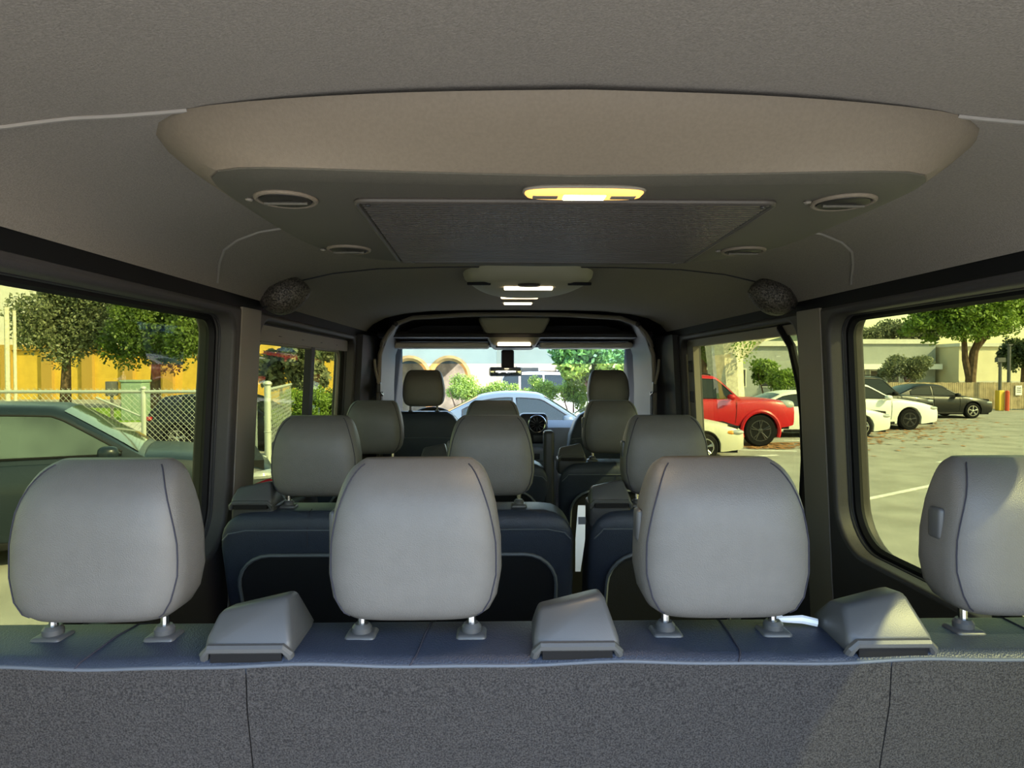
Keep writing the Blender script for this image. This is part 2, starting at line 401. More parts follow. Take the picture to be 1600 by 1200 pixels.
def belt_guide(parent, x, y, z, flip=1, sc=1.0):
    pts = [(-.066, -.004, .016), (.066, -.004, .016), (-.056, .032, .052), (.046, .036, .070), (-.054, .072, .046), (.046, .082, .064), (-.064, .125, -.004), (.064, .125, -.004), (-.066, .006, -.004), (.066, .006, -.004)]
    g = MB().hull([(flip*p[0]*sc*.9, p[1]*sc, p[2]*sc) for p in pts], .007, 3).build('belt_guide', 'plastic', parent, smooth=40); g.location = (x, y, z)
    MB().tube([(s*sc*.82*q[0], q[1]*sc+.007, q[2]*sc) for s, q in ((-1, (.070, -.004, -.004)), (-1, (.068, -.010, .006)), (-1, (.060, -.012, .014)), (1, (.060, -.012, .014)), (1, (.068, -.010, .006)), (1, (.070, -.004, -.004)))], .0065*sc, 8).build('guide_rim', 'plastic', g)
    MB().box(-.047*sc, .047*sc, -.006*sc, .012*sc, -.004, .012*sc).build('guide_slot', 'rubber', g)
    return g

def zl(zr): return zr + CZ - FLOOR          # camera-relative height to height above the van floor

# rear bench, four places
YB = .865
bench = thing('bench_seat', 'rear four seat bench with grey headrests and carpeted back, nearest the camera', 'bench seat', (0, YB, FLOOR))
top = zl(-.384)
prof = [(-.018, -.018), (-.020, -.008), (-.016, -.002), (-.004, .001), (.05, .003), (.10, .001), (.125, -.008), (.135, -.03), (.15, -.25), (.24, -.48), (.20, -.50), (.06, -.30), (.005, -.06)]
mb = MB()
def sag(x): return .0022*math.sin(x*14.3+.6) + .001*math.sin(x*31)
mb.loft([[(x, y, top+z+(sag(x) if y < .02 and z > -.1 else 0)) for y, z in prof] for x in [-.87+1.74*i/60 for i in range(61)]])
mb.build('backrest', 'vinyl_navy', bench, smooth=45)
MB().tube([(x, -.0195, top-.009+sag(x)) for x in [-.87+1.74*i/60 for i in range(61)]], .0026, 8).build('piping', 'piping', bench)
for x in (-.66, -.22, .22, .66):
    MB().tube([(x+.004*k, y, top+z+sag(x)*(1 if y < .02 else 0)) for k, (y, z) in enumerate(((-.0205, -.008), (-.0165, -.0015), (-.004, .0016), (.05, .0036), (.10, .0016), (.126, -.007)))], .0013, 5).build('seam', 'thread', bench)
for x0, x1 in ((-.88, -.4375), (-.4355, .4275), (.4295, .88)):
    n = 14; mb = MB(); rr = []
    for i in range(n+1):
        x = x0+(x1-x0)*i/n; e = .0015 if i in (0, n) else 0
        rr.append([(x, -.0215+e, top-.0105+sag(x)), (x, -.018+e, top-.07), (x, .03+e, top-.30), (x, .09+e, top-.62), (x, .16, top-.62), (x, .02, top-.07), (x, .0, top-.025)])
    mb.loft(rr).build('carpet_panel', 'carpet', bench, smooth=40)
MB().rbox(-.86, .86, .13, .62, .30, .44, .05).build('seat_cushion', 'vinyl_navy', bench)
for x in (-.7, 0, .7): MB().rbox(x-.04, x+.04, .15, .58, 0, .32, .01).build('leg', 'dark_metal', bench)
for x in (-.66, -.22, .22, .66): headrest(bench, x, zl(-.352))
belt_guide(bench, -.437, -.012, top); belt_guide(bench, .004, -.012, top); belt_guide(bench, .432, -.012, top)

def passenger_seat(name, label, y, x0, x1, heads, guides, group, armrest=None):
    t = thing(name, label, 'seat', ((x0+x1)/2, y, FLOOR), group=group); cx = (x0+x1)/2; w = (x1-x0)/2
    tz = zl(-.385)
    # backrest: stacked rounded sections so that the top corners are round
    mb = MB(); rings = []
    for z, ins, yb, yf in ((.22, .012, .20, .34), (.45, .004, .10, .24), (.70, 0, .02, .17), (tz-.10, 0, -.015, .14), (tz-.065, .004, -.022, .137), (tz-.045, .011, -.025, .135), (tz-.028, .022, -.025, .133), (tz-.015, .036, -.020, .130), (tz-.006, .053, -.012, .124), (tz, .080, .004, .11)):
        ring = []
        for a in range(64):
            cx_, sy = sup(2*PI*a/64, 14 if w > .3 else 8); ring.append(((w-ins)*cx_, (yb+yf)/2+(yf-yb)/2*sy, z))
        rings.append(ring)
    mb.loft(rings).build('backrest', 'vinyl_navy', t, smooth=45)
    # hard rear panel with pale piping
    pt = tz-.115; po = rrect(-w+.05, w-.05, .30, pt, (.03, .03, .09, .09), 6)
    def fb(u, v, q): return (u, lerp_tab([(.22, .20), (.45, .10), (.70, .02), (tz-.10, -.015), (tz, -.02)], v)[0]-q, v)
    n = len(po)
    mb = MB().add([fb(u, v, .012) for u, v in po] + [fb(u, v, -.02) for u, v in po] + [fb(0, v, .014) for v in (.3, .45, .6, .7, pt)], [])
    vsn = 2*n
    right = [i for i in range(n) if po[i][0] >= 0]; left = [i for i in range(n) if po[i][0] < 0]
    mb.f += [(i, (i+1) % n, n+(i+1) % n, n+i) for i in range(n)]
    mb.f += [tuple(range(n))]
    mb.build('back_panel', 'shell', t, smooth=30)
    MB().tube([fb(u, v, .014) for u, v in po], .0052, 6, closed=True).build('piping', 'piping', t)
    MB().tube([(-w+.012, -.020, tz-.075), (-w+.03, -.0265, tz-.056)]+[(w*k, -.027, tz-.047) for k in (-.84, -.5, 0, .5, .84)]+[(w-.03, -.0265, tz-.056), (w-.012, -.020, tz-.075)], .002, 5).build('seam', 'piping', t)
    for sx in ((-.5, .5) if w > .3 else (0,)):
        MB().tube([(w*sx, -.0268, tz-.09), (w*sx, -.0268, tz-.05), (w*sx, -.016, tz-.004), (w*sx, .02, tz+.001)], .0013, 5).build('seam', 'thread', t)
    MB().rbox(-w+.02, w-.02, .15, .60, .30, .44, .05).build('seat_cushion', 'vinyl_navy', t)
    for s in (-1, 1): MB().rbox(s*(w-.12)-.03, s*(w-.12)+.03, .16, .56, 0, .32, .01).build('leg', 'dark_metal', t)
    for hx in heads: headrest(t, hx-cx, zl(-.352), post_drop=.036)
    for gx in guides:
        gz = tz+.012
        MB().rbox(gx-cx-.058, gx-cx+.058, .0, .11, tz-.05, gz+.004, .01).build('guide_base', 'plastic_dark', t)
        belt_guide(t, gx-cx, -.01, gz, sc=.95)
    if armrest is not None:
        MB().rbox(armrest-cx-.022, armrest-cx+.022, .0, .07, .55, zl(-.255), .012).build('armrest', 'plastic_dark', t)
    return t
G2 = 'passenger seats in the two middle rows'
passenger_seat('passenger_seat', 'two place seat with dark back in second row from camera, left of the aisle', 1.75, -.86, .105, (-.615, -.125), (-.775, -.37), G2)
passenger_seat('passenger_seat', 'single seat in second row from camera, right of the aisle, in front of parking lot', 1.75, .145, .60, (.368,), (.205,), G2)
passenger_seat('passenger_seat', 'two place seat directly behind the driver with a raised black armrest', 2.65, -.86, .105, (-.63, -.13), (-.775, -.37), G2, armrest=.105)
passenger_seat('passenger_seat', 'single seat directly behind the front passenger seat, sunlit on top', 2.65, .145, .62, (.372,), (.20,), G2)

def front_seat(label, x):
    t = thing('front_seat', label, 'seat', (x, 3.72, FLOOR), group='front seats in the cab')
    tz = zl(-.245); mb = MB(); rings = []
    for z, w, yb, yf in ((.30, .24, .14, .30), (.55, .255, .06, .24), (.80, .25, .01, .19), (tz-.14, .235, .0, .17), (tz-.06, .205, .005, .155), (tz-.02, .175, .015, .14), (tz, .14, .035, .115)):
        rings.append([(w*sup(2*PI*a/48, 5)[0], (yb+yf)/2+(yf-yb)/2*sup(2*PI*a/48, 5)[1], z) for a in range(48)])
    mb.loft(rings).build('backrest', 'vinyl_navy', t, smooth=50)
    MB().tube([(-.225, .004, tz-.16), (-.15, -.003, tz-.15), (0, -.004, tz-.147), (.15, -.003, tz-.15), (.225, .004, tz-.16)], .003, 6).build('seam', 'piping', t)
    MB().rbox(-.25, .25, .12, .62, .36, .52, .06).build('seat_cushion', 'vinyl_navy', t)
    MB().rbox(-.2, .2, .14, .56, 0, .38, .02).build('seat_base', 'shell', t)
    headrest(t, 0, zl(-.215), yb=.02, h=.215, ws=1.02, post_drop=.045, button=False, tall_post=True)
    return t
front_seat('driver seat with tall dark headrest on the left, against the windscreen', -.55)
front_seat('front passenger seat with tall dark headrest on the right, against the windscreen', .545)

# ------------------------------------------------------------ rear ceiling console with vents, lamp and return-air grille
con = thing('ceiling_console', 'large oval grey ceiling console with lit lamp, vents and ribbed grille', 'console', (0, .75, CZ+.33))
ORG = (0, .75, CZ+.33)
def outline(y0, tab, n=60):
    return tab
# plan outlines (half): ceiling edge, and lower edge
def ringpts(rear, side, front, hw, n=72, e=3.0, taper=.0):
    """closed plan loop: squarish ellipse from y=rear to y=front, narrowing forwards"""
    pts = []; cy = (rear+front)/2; hy = (front-rear)/2
    for k in range(n):
        cx, sy = sup(2*PI*k/n, e); y = cy+hy*sy
        tt = max(0, (y-rear)/(front-rear)); w = hw*(1-taper*tt**1.5)
        pts.append((w*cx, y))
    return pts
def half_outline(pts, n=40):
    """resample half a plan outline (rear centre to front centre) evenly and mirror it"""
    P = [Vector(p) for p in pts]; L = [0]
    for a, b in zip(P, P[1:]): L.append(L[-1]+(b-a).length)
    out = []
    for k in range(n+1):
        d = L[-1]*k/n
        for i in range(len(P)-1):
            if d <= L[i+1]+1e-9:
                q = (d-L[i])/max(1e-9, L[i+1]-L[i]); out.append(P[i].lerp(P[i+1], q)); break
    for _ in range(2): out = [out[0]]+[(out[i-1]+out[i]*2+out[i+1])/4 for i in range(1, n)]+[out[-1]]
    return [(p.x, p.y) for p in out]+[(-p.x, p.y) for p in out[-2:0:-1]]
EDGE = half_outline([(0, .767), (.2, .776), (.35, .795), (.47, .82), (.54, .840), (.575, .864), (.592, .91), (.598, .97), (.60, 1.1), (.60, 1.4), (.585, 1.66), (.54, 1.78), (.43, 1.87), (.25, 1.93), (0, 1.95)])
RIDGE = half_outline([(0, .866), (.2, .855), (.34, .843), (.43, .836), (.475, .838), (.497, .86), (.505, .92), (.508, 1.05), (.508, 1.18), (.497, 1.36), (.45, 1.47), (.35, 1.555), (.18, 1.60), (0, 1.61)])
PLAT = half_outline([(0, .893), (.2, .884), (.35, .873), (.43, .872), (.46, .885), (.474, .93), (.48, 1.05), (.48, 1.18), (.472, 1.32), (.435, 1.42), (.35, 1.495), (.2, 1.545), (0, 1.558)])
def mixo(A, B, k): return [(a[0]+(b[0]-a[0])*k, a[1]+(b[1]-a[1])*k) for a, b in zip(A, B)]
rings = []
INS = [(x*.965, .767+.03+(y-.767)*.965) for x, y in EDGE]
for loop, z in ((INS, .352), (INS, .3335), (EDGE, .3335), (mixo(EDGE, RIDGE, .03), .327), (mixo(EDGE, RIDGE, .14), .315), (mixo(EDGE, RIDGE, .38), .298), (mixo(EDGE, RIDGE, .7), .279), (mixo(EDGE, RIDGE, .93), .266), (RIDGE, .2625), (mixo(RIDGE, PLAT, .35), .257), (mixo(RIDGE, PLAT, .75), .254), (PLAT, .253)):
    rings.append([(x, y, CZ+z) for x, y in loop])
shell = MB(); shell.loft(rings[:9])
sh = shell.build('shell', 'console', con, ORG, smooth=25)
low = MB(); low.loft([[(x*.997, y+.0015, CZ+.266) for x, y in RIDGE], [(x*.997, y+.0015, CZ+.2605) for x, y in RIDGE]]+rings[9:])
low.build('lower_panel', 'console_shaded', con, ORG, smooth=25)  # panel below the seam; underside shade is put into its darker colour
def czz(y): return CZ + .253
# grille frame: trapezoid
gq = [(-.314, .951), (.314, .951), (.330, 1.48), (-.330, 1.48)]
def gpath(q, dz, inset=0):
    out = []
    for i, (x, y) in enumerate(q):
        p, nx = Vector((q[i-1][0], q[i-1][1])), Vector((q[(i+1) % 4][0], q[(i+1) % 4][1])); c = Vector((x, y))
        for k in range(5):
            t = k/4; a = c+(p-c).normalized()*.02; b = c+(nx-c).normalized()*.02
            m_ = a*(1-t)**2+c*2*t*(1-t)+b*t*t; out.append((m_.x, m_.y, czz(m_.y)+dz))
    return out
gp = gpath(gq, -.003)
MB().tube(gp, .0045, 8, closed=True).build('grille_frame', 'grille_bar', con, ORG)
gpl = MB(); n = len(gp); gpl.add([(x, y, z+.001) for x, y, z in gp]+[(x, y, z+.01) for x, y, z in gp], [tuple(range(n)), tuple(range(2*n-1, n-1, -1))]+[(i, (i+1) % n, n+(i+1) % n, n+i) for i in range(n)])
gr = gpl.build('grille_panel', 'grille', con, ORG, smooth=0)
slat0 = None
for i in range(40):
    y = .966+.50*i/39; hw = .314+.016*(y-.951)/.529-.008
    MB().box(-hw, hw, y-.0032, y+.0032, czz(y)-.0062, czz(y)-.001).build('slat', 'grille_bar', gr, ORG, smooth=0)
MB().box(-.25, .235, 1.03, 1.462, czz(0)-.0032, czz(0)-.0008).build('filter', 'rubber', gr, ORG, smooth=0)
for s in (-1, 1):
    for y in (.965, 1.465):
        MB().lathe([(.004, 0), (.004, -.002), (.002, -.003)], (s*.297, y, czz(y)-.007), seg=10).build('screw', 'dark_metal', gr, ORG)
def air_vent(x, y, z, parent, org, r=.052):
    v = MB().tube([(x+r*math.cos(2*PI*k/28), y+r*math.sin(2*PI*k/28), z) for k in range(28)], .004, 8, closed=True).build('air_vent', 'console', parent, org)
    MB().lathe([(r-.003, .003), (r-.006, -.0035), (r*.6, -.006), (r*.3, -.004), (.002, -.004)], (x, y, z), seg=28).build('vent_flap', 'grille', v, org)
    MB().tube([(x-r*.75, y, z-.006), (x+r*.75, y, z-.006)], .003, 6).build('vent_bar', 'console_shaded', v, org)
    MB().ell((x-r-.012, y, z-.001), (.006, .006, .003), 8, 4).build('vent_clip', 'trim_light', v, org)
for s in (-1, 1):
    air_vent(s*.415, .956, czz(0)-.001, con, ORG, .042)
    air_vent(s*.415, 1.35, czz(0)-.001, con, ORG, .042)
# lamp
lx, ly, lz = .019, .908, czz(.925)
lens = MB().loft([[(lx+a*cx_, ly+b*sy_, lz+dz) for cx_, sy_ in [sup(2*PI*k/40, 3.2) for k in range(40)]] for a, b, dz in ((.084, .024, .006), (.084, .024, -.004), (.080, .020, -.008), (.072, .014, -.0095))]).build('lamp_lens', 'lamp_lens', con, ORG)
MB().rbox(lx-.03, lx+.03, ly-.012, ly+.012, lz-.0108, lz-.006, .002).build('lamp_bulb', 'lamp_core', lens, ORG)
for s in (-1, 1): MB().rbox(lx+s*.055-.018, lx+s*.055+.018, ly-.008, ly+.008, lz-.0104, lz-.006, .002).build('lamp_switch', 'trim_light', lens, ORG)
MB().tube([(lx+.085*sup(2*PI*k/40, 3.2)[0], ly+.025*sup(2*PI*k/40, 3.2)[1], lz-.001) for k in range(40)], .0025, 6, closed=True).build('lamp_rim', 'trim_light', con, ORG)
ld = bpy.data.lights.new('dome_light', 'AREA'); ld.energy = .5; ld.color = (1, .7, .35); ld.shape = 'RECTANGLE'; ld.size = .12; ld.size_y = .03
lo = bpy.data.objects.new('dome_light', ld); C.objects.link(lo); lo.parent = con; lo.location = (lx, ly-ORG[1], lz-.02-ORG[2])

# smaller console further forward
c2 = thing('ceiling_console', 'small grey ceiling console with glowing lamp strips over the middle seats', 'console', (0, 2.3, CZ+.33)); O2 = (0, 2.3, CZ+.33)
rings = []
for z, r0, f0, hw, tp in ((.352, 2.07, 2.80, .25, .25), (.325, 2.08, 2.76, .245, .35), (.296, 2.10, 2.62, .225, .45), (.282, 2.13, 2.52, .19, .48)):
    rings.append([(x, y, CZ+z+(.012*(2.5-y)/.4 if z < .30 else 0)) for x, y in ringpts(r0, 0, f0, hw, taper=tp, e=3, n=56)])
MB().loft(rings).build('shell', 'console_pale', c2, O2, smooth=40)
MB().tube([(.035*math.cos(2*PI*k/24), 2.185+.022*math.sin(2*PI*k/24), CZ+.289) for k in range(24)], .005, 6, closed=True).build('round_switch', 'grille', c2, O2)
MB().rbox(-.085, .085, 2.23, 2.26, CZ+.280, CZ+.292, .004).build('lamp_strip', 'lamp_strip', c2, O2)
for s in (-1, 1): MB().rbox(s*.17-.04, s*.17+.04, 2.16, 2.175, CZ+.286, CZ+.296, .003).build('slot', 'rubber', c2, O2)
for i, (y, w, lb) in enumerate(((2.93, .085, 'slim glowing ceiling lamp just ahead of the small ceiling console'), (3.2, .07, 'slim glowing ceiling lamp nearest the cab arch'))):
    t = thing('ceiling_lamp', lb, 'lamp', (-.01, y, CZ+.342), group='slim lamps on the front headliner')
    MB().rbox(-w-.012, w+.012, -.03, .03, -.008, .003, .004).build('frame', 'trim_light', t)
    MB().rbox(-w, w, -.02, .02, -.016, -.004, .005).build('lens', 'lamp_strip', t)

# pillar pods
for s, nm in ((-1, 'left'), (1, 'right')):
    t = thing('pillar_cover_pod', 'speckled dark pod at the top of the %s window pillar' % nm, 'speaker', (s*.79, 2.07, CZ+.24))
    mb = MB(); rings = []
    for k in range(13):
        u = k/12; th = PI*u; r = 1.15*math.sin(th)**.7 if 0 < k < 12 else .03
        rings.append([(s*(-.085+.17*u), .055*r*math.cos(2*PI*a/20), .014-.028*u+ .055*r*math.sin(2*PI*a/20)*(1.0)) for a in range(20)])
    mb.loft(rings).build('mesh_cover', 'speaker_mesh', t, smooth=60)
    MB().tube([(s*(-.06+.12*k/8), -.052*math.sin(PI*(k+1)/10), .03*math.cos(PI*k/8)-.012) for k in range(9)], .005, 6).build('ridge', 'plastic_dark', t)

# ------------------------------------------------------------ cab
# overhead shelf with central console, visors
sh = thing('overhead_shelf', 'dark overhead storage shelf with pale central console above the windscreen', 'shelf', (0, 4.2, CZ+.2)); OS = (0, 4.2, CZ+.2)
MB().loft([[(-.86, y, CZ+z) for y, z in ((4.02, .205), (4.0, .225), (4.02, .24), (4.45, .235), (4.45, .19))], [(.86, y, CZ+z) for y, z in ((4.02, .205), (4.0, .225), (4.02, .24), (4.45, .235), (4.45, .19))]]).build('lip', 'trim', sh, OS)
MB().box(-.88, .88, 4.40, 4.45, CZ+.19, CZ+.36).build('back_wall', 'dark_trim', sh, OS)
MB().hull([(-.24, 3.95, CZ+.325), (.22, 3.95, CZ+.325), (-.24, 4.4, CZ+.325), (.22, 4.4, CZ+.325), (-.15, 4.05, CZ+.155), (.13, 4.05, CZ+.155), (-.15, 4.4, CZ+.135), (.13, 4.4, CZ+.135)], .02).build('overhead_console', 'console_pale', sh, OS)
MB().rbox(-.115, .095, 4.035, 4.07, CZ+.150, CZ+.176, .008).build('reading_lamp', 'lamp_strip', sh, OS)
MB().tube([(-.125+.23*k/1-.0, 4.034, CZ+.146) for k in (0, 1)], .006).build('lamp_rim', 'trim', sh, OS)
for x0, x1, lb in ((-.80, -.17, 'folded pale sun visor above the driver'), (.16, .78, 'folded pale sun visor above the front passenger')):
    t = thing('sun_visor', lb, 'sun visor', ((x0+x1)/2, 4.3, CZ+.16), group='sun visors')
    w = (x1-x0)/2
    MB().rbox(-w, w, -.10, .10, -.018, .022, .018).build('visor_panel', 'visor', t)
    MB().tube([(-w-.02, .09, .012), (w+.02, .09, .012)], .008).build('hinge_rod', 'dark_metal', t)
rm = thing('rear_view_mirror', 'rear view mirror hanging from the windscreen', 'mirror', (-.06, 4.46, CZ-.02))
MB().rbox(-.115, .115, -.005, .03, -.025, .04, .015).build('housing', 'plastic_dark', rm)
MB().rbox(-.108, .108, -.009, -.004, -.02, .034, .002).build('mirror_glass', 'mirror', rm)
MB().rbox(-.03, .06, .03, .07, .02, .16, .012).build('stem', 'dark_trim', rm)
# dashboard
db = thing('dashboard', 'pale grey dashboard under the windscreen', 'dashboard', (0, 4.7, FLOOR)); OD = (0, 4.7, FLOOR)
prof = [(4.40, -.62), (4.38, -.50), (4.42, -.40), (4.52, -.355), (4.9, -.40), (5.25, -.56), (5.25, -.9), (4.45, -1.0)]
MB().loft([[(x, y, CZ+z) for y, z in prof] for x in (-.93, -.5, 0, .5, .93)]).build('dash_top', 'dash', db, OD)
MB().rbox(-.28, .30, 4.36, 4.6, FLOOR, CZ-.62, .03).build('centre_stack', 'dash', db, OD)
MB().rbox(.03, .225, 4.30, 4.42, CZ-.50, CZ-.295, .03).build('vent_panel', 'plastic_dark', db, OD)
v = MB().tube([(.15+.056*math.cos(2*PI*k/28), 4.292, CZ-.365+.056*math.sin(2*PI*k/28)) for k in range(28)], .008, 8, closed=True).build('air_vent', 'chrome', db, OD)
MB().lathe([(.05, 0), (.03, -.006), (.012, -.01)], (.15, 4.298, CZ-.365), 'y', 24).build('vent_core', 'shell', v, OD)
for k in range(6):
    a = PI*k/6; MB().tube([(.15-.047*math.cos(a), 4.291, CZ-.365-.047*math.sin(a)), (.15+.047*math.cos(a), 4.291, CZ-.365+.047*math.sin(a))], .0025, 5).build('vane', 'dark_metal', v, OD)
MB().rbox(.125, .19, 4.292, 4.302, CZ-.485, CZ-.44, .004).build('switch_block', 'plastic', db, OD)
MB().rbox(.0, .20, 4.28, 4.40, CZ-.62, CZ-.53, .02).build('console_panel', 'dash', db, OD)
for x in (.05, .10, .15): MB().rbox(x-.018, x+.018, 4.272, 4.284, CZ-.60, CZ-.56, .003).build('dash_button', 'plastic', db, OD)
st = thing('steering_wheel', 'black steering wheel in front of the driver seat', 'steering wheel', (-.55, 4.22, CZ-.45))
MB().tube([(.20*math.cos(2*PI*k/40), .07*math.sin(2*PI*k/40), .19*math.sin(2*PI*k/40)) for k in range(40)], .015, 10, closed=True).build('rim', 'plastic_dark', st)
MB().ell((0, .02, 0), (.075, .04, .06)).build('hub', 'plastic_dark', st)
for a in (0, PI, -PI/2): MB().tube([(.06*math.cos(a), .02, .05*math.sin(a)), (.19*math.cos(a), .07*math.sin(a), .18*math.sin(a))], .014).build('spoke', 'plastic_dark', st)
MB().tube([(0, .03, 0), (0, .15, -.04)], .04, 12).build('column', 'plastic_dark', st)
# seat belts on the door pillars
for s, nm in ((-1, 'driver'), (1, 'front passenger')):
    t = thing('seat_belt', 'black seat belt hanging from the door pillar behind the %s seat' % nm, 'seat belt', (s*.79, 3.66, CZ-.1))
    MB().rbox(-.012, .012, -.02, .02, -.03, .03, .006).build('anchor', 'plastic_dark', t)
    MB().tube([(-s*.015, -.03, -.03), (-s*.02, 0, -.045), (-s*.015, .03, -.03)], .006).build('loop', 'dark_metal', t)
    MB().box(-.004-s*.016, .001-s*.016, -.024, .024, -.60, -.035).build('strap', 'seam_dark', t)
    MB().tube([(s*.02, -.02, .16), (s*.012, -.03, .10), (-s*.004, -.02, .02)], .008).build('cover', 'trim_light', t)
# grab handles at the arch corners
for s, nm in ((-1, 'left'), (1, 'right')):
    t = thing('grab_handle', 'pale grab handle at the %s upper corner of the cab arch' % nm, 'handle', (s*.735, 3.69, CZ+.205))
    MB().tube([(s*.045, 0, -.07), (s*.03, -.03, -.045), (-s*.005, -.035, .01), (-s*.03, 0, .045)], .012, 8).build('bar', 'trim_light', t)
    for q in (-1, 1): MB().ell((-s*q*.037, 0, q*.057), (.016, .014, .016)).build('mount', 'trim', t)

# small loose items
t = thing('white_belt_tag', 'white strip hanging in the aisle between the second row seats', 'strap', (.125, 1.73, FLOOR))
a = at(909, 790, 1.73); b = at(903, 893, 1.73)
MB().loft([[(p[0]-w-.125, dy, p[2]-FLOOR), (p[0]+w-.125, dy, p[2]-FLOOR), (p[0]+w-.125, dy+.004, p[2]-FLOOR), (p[0]-w-.125, dy+.004, p[2]-FLOOR)] for p, w, dy in ((a, .010, 0), ((a+b)/2, .013, -.01), (b, .007, 0))]).build('strip', 'white_plastic', t)
MB().box(a[0]-.010-.125, a[0]+.010-.125, -.006, .0, a[2]-.05-FLOOR, a[2]-.03-FLOOR).build('print_band', 'piping', t)
t = thing('white_cable_tab', 'white plastic tab sticking out beside the right belt guide on rear bench', 'tab', (.352, YB+.07, FLOOR+top+.004))
MB().tube([(-.035, .012, .005), (0, .006, .007), (.02, .0, .004)], [.004, .0065, .006], 8).build('tab', 'white_plastic', t)
for k in range(3): MB().rbox(-.043+k*.004, -.034+k*.004, .008+k*.002, .016, .000+k*.003, .004+k*.003, .001).build('prong', 'white_plastic', t)
p = at(405, 762, 1.98)
t = thing('red_strap', 'small red strap lying at the sill of the left sliding window', 'strap', p)
MB().hull([(-.05, -.02, -.015), (-.04, .03, -.015), (.035, .02, .0), (.04, -.02, .005), (-.045, .0, .0), (.03, .0, .03), (.045, .0, .025), (-.05, 0, -.012)], .004).build('band', 'red_plastic', t)
MB().rbox(.01, .04, -.025, -.015, -.01, .004, .003).build('clip', 'white_plastic', t)
MB().hull([(-.02, 0, -.05), (.06, .0, -.02), (.09, .02, -.09), (.0, .02, -.11), (-.02, .05, -.05), (.06, .05, -.02)], .005).build('buckle', 'plastic', t)

# ------------------------------------------------------------ outside: ground
mat('asphalt', (.29, .28, .25), .9, var=.16, vscale=1.3, bump=.6, bscale=60, spec=0.1)
mat('paint_line', (.62, .62, .58), .8, var=.15, vscale=9)
mat('concrete', (.50, .48, .43), .9, var=.08, vscale=3)
mat('grass', (.16, .26, .035), .9, var=.35, vscale=6, bump=1, bscale=40, spec=0.1)
mat('litter', (.33, .16, .06), .9, var=.4, vscale=8)
mat('yellow_wall', (.62, .40, .05), .85, var=.08, vscale=2)
mat('yellow_dark', (.42, .26, .05), .85)
mat('cream_wall', (.62, .56, .40), .9, var=.05, vscale=1)
mat('pale_wall', (.60, .59, .54), .9, var=.05, vscale=1)
mat('grey_wall', (.30, .32, .31), .8, var=.05, vscale=1)
mat('orange_stone', (.38, .17, .04), .85, var=.15, vscale=4)
mat('arcade_wall', (.34, .28, .19), .9, var=.06, vscale=1)
mat('stone', (.24, .20, .16), .9, col2=(.12, .10, .08), vscale=2.5)
mat('tile_roof', (.42, .22, .12), .85, var=.2, vscale=4)
mat('window_dark', (.03, .035, .04), .15)
mat('wood_fence', (.35, .28, .19), .9, var=.25, vscale=3, spec=0.1)
mat('galvanised', (.50, .53, .47), .45, .3)
mat('bark', (.13, .085, .055), .95, var=.35, vscale=6, bump=1, bscale=14, spec=0.1)
mat('pale_bark', (.58, .53, .42), .9, var=.18, vscale=9, bump=1, bscale=22)
mat('utility_green', (.22, .31, .22), .6)
mat('pole', (.10, .10, .10), .6, spec=0.2)
mat('safety_yellow', (.65, .45, .05), .6)
mat('cone_red', (.6, .08, .03), .6)
mat('sign_white', (.8, .8, .78), .6)
leafmat('leaf_mid', (.035, .07, .012), (.17, .24, .045))
leafmat('leaf_bright', (.07, .14, .015), (.28, .40, .06))
leafmat('leaf_olive', (.06, .085, .04), (.28, .30, .16), 4)
leafmat('leaf_dark', (.02, .035, .012), (.10, .13, .04))

g = MB().add([(-120, -60, 0), (120, -60, 0), (120, 140, 0), (-120, 140, 0)], [(0, 1, 2, 3)]).build('ground', 'asphalt', smooth=0, kind='structure'); tag(g, 'sunlit grey asphalt of the parking lot', 'ground')
def gnd(px, py):
    """point of the flat ground seen at a photo pixel"""
    v = _rot @ Vector(((px - 800) / 1000, -(py - 600) / 1000, -1)); return Vector((-0.1, 0, CZ)) + v * (-CZ / v.z)
def line(p, q, w, label, h=.004, grp='painted lines on the asphalt'):
    a = gnd(*p); b = gnd(*q); d = (b-a).normalized(); n_ = Vector((-d.y, d.x, 0))*w/2
    t = MB().prism([(0, 0), (1, 0), (1, 1), (0, 1)], .0005, h, lambda u, v, k: (a+(b-a)*u+n_*(2*v-1)+Vector((0, 0, k)))[:])
    tag(t.build('parking_line', 'paint_line', smooth=0), label, 'road marking', grp)
line((1330, 785), (1520, 745), .10, 'long thin white line crossing the asphalt in the right rear window')
line((1480, 724), (1530, 716), .45, 'worn white marking on the asphalt ahead of the right headrest')
line((1120, 716), (1215, 711), .12, 'white bay line below the beige sedan')
line((1122, 702), (1245, 705), .12, 'white bay line beside the red truck wheel')
line((1225, 688), (1300, 689), .12, 'white bay line between red truck and white sedan')
rnd = random.Random(5)
mb = MB()
for k in range(900):
    p = gnd(rnd.gauss(1400, 70), 655+abs(rnd.gauss(14, 14))) if k % 3 else gnd(rnd.gauss(1205, 30), 692+rnd.random()*10)
    a = rnd.random()*6.3; s = .05+.09*rnd.random()
    mb.add([(p.x+s*math.cos(a+i*PI/2)*(1 if i % 2 else .5), p.y+s*math.sin(a+i*PI/2)*(1 if i % 2 else .5), .006+.02*rnd.random()) for i in range(4)], [(0, 1, 2, 3)])
o = mb.build('leaf_litter', 'litter', smooth=0, kind='stuff'); tag(o, 'fallen orange leaves strewn over asphalt before the white cars', 'leaves')

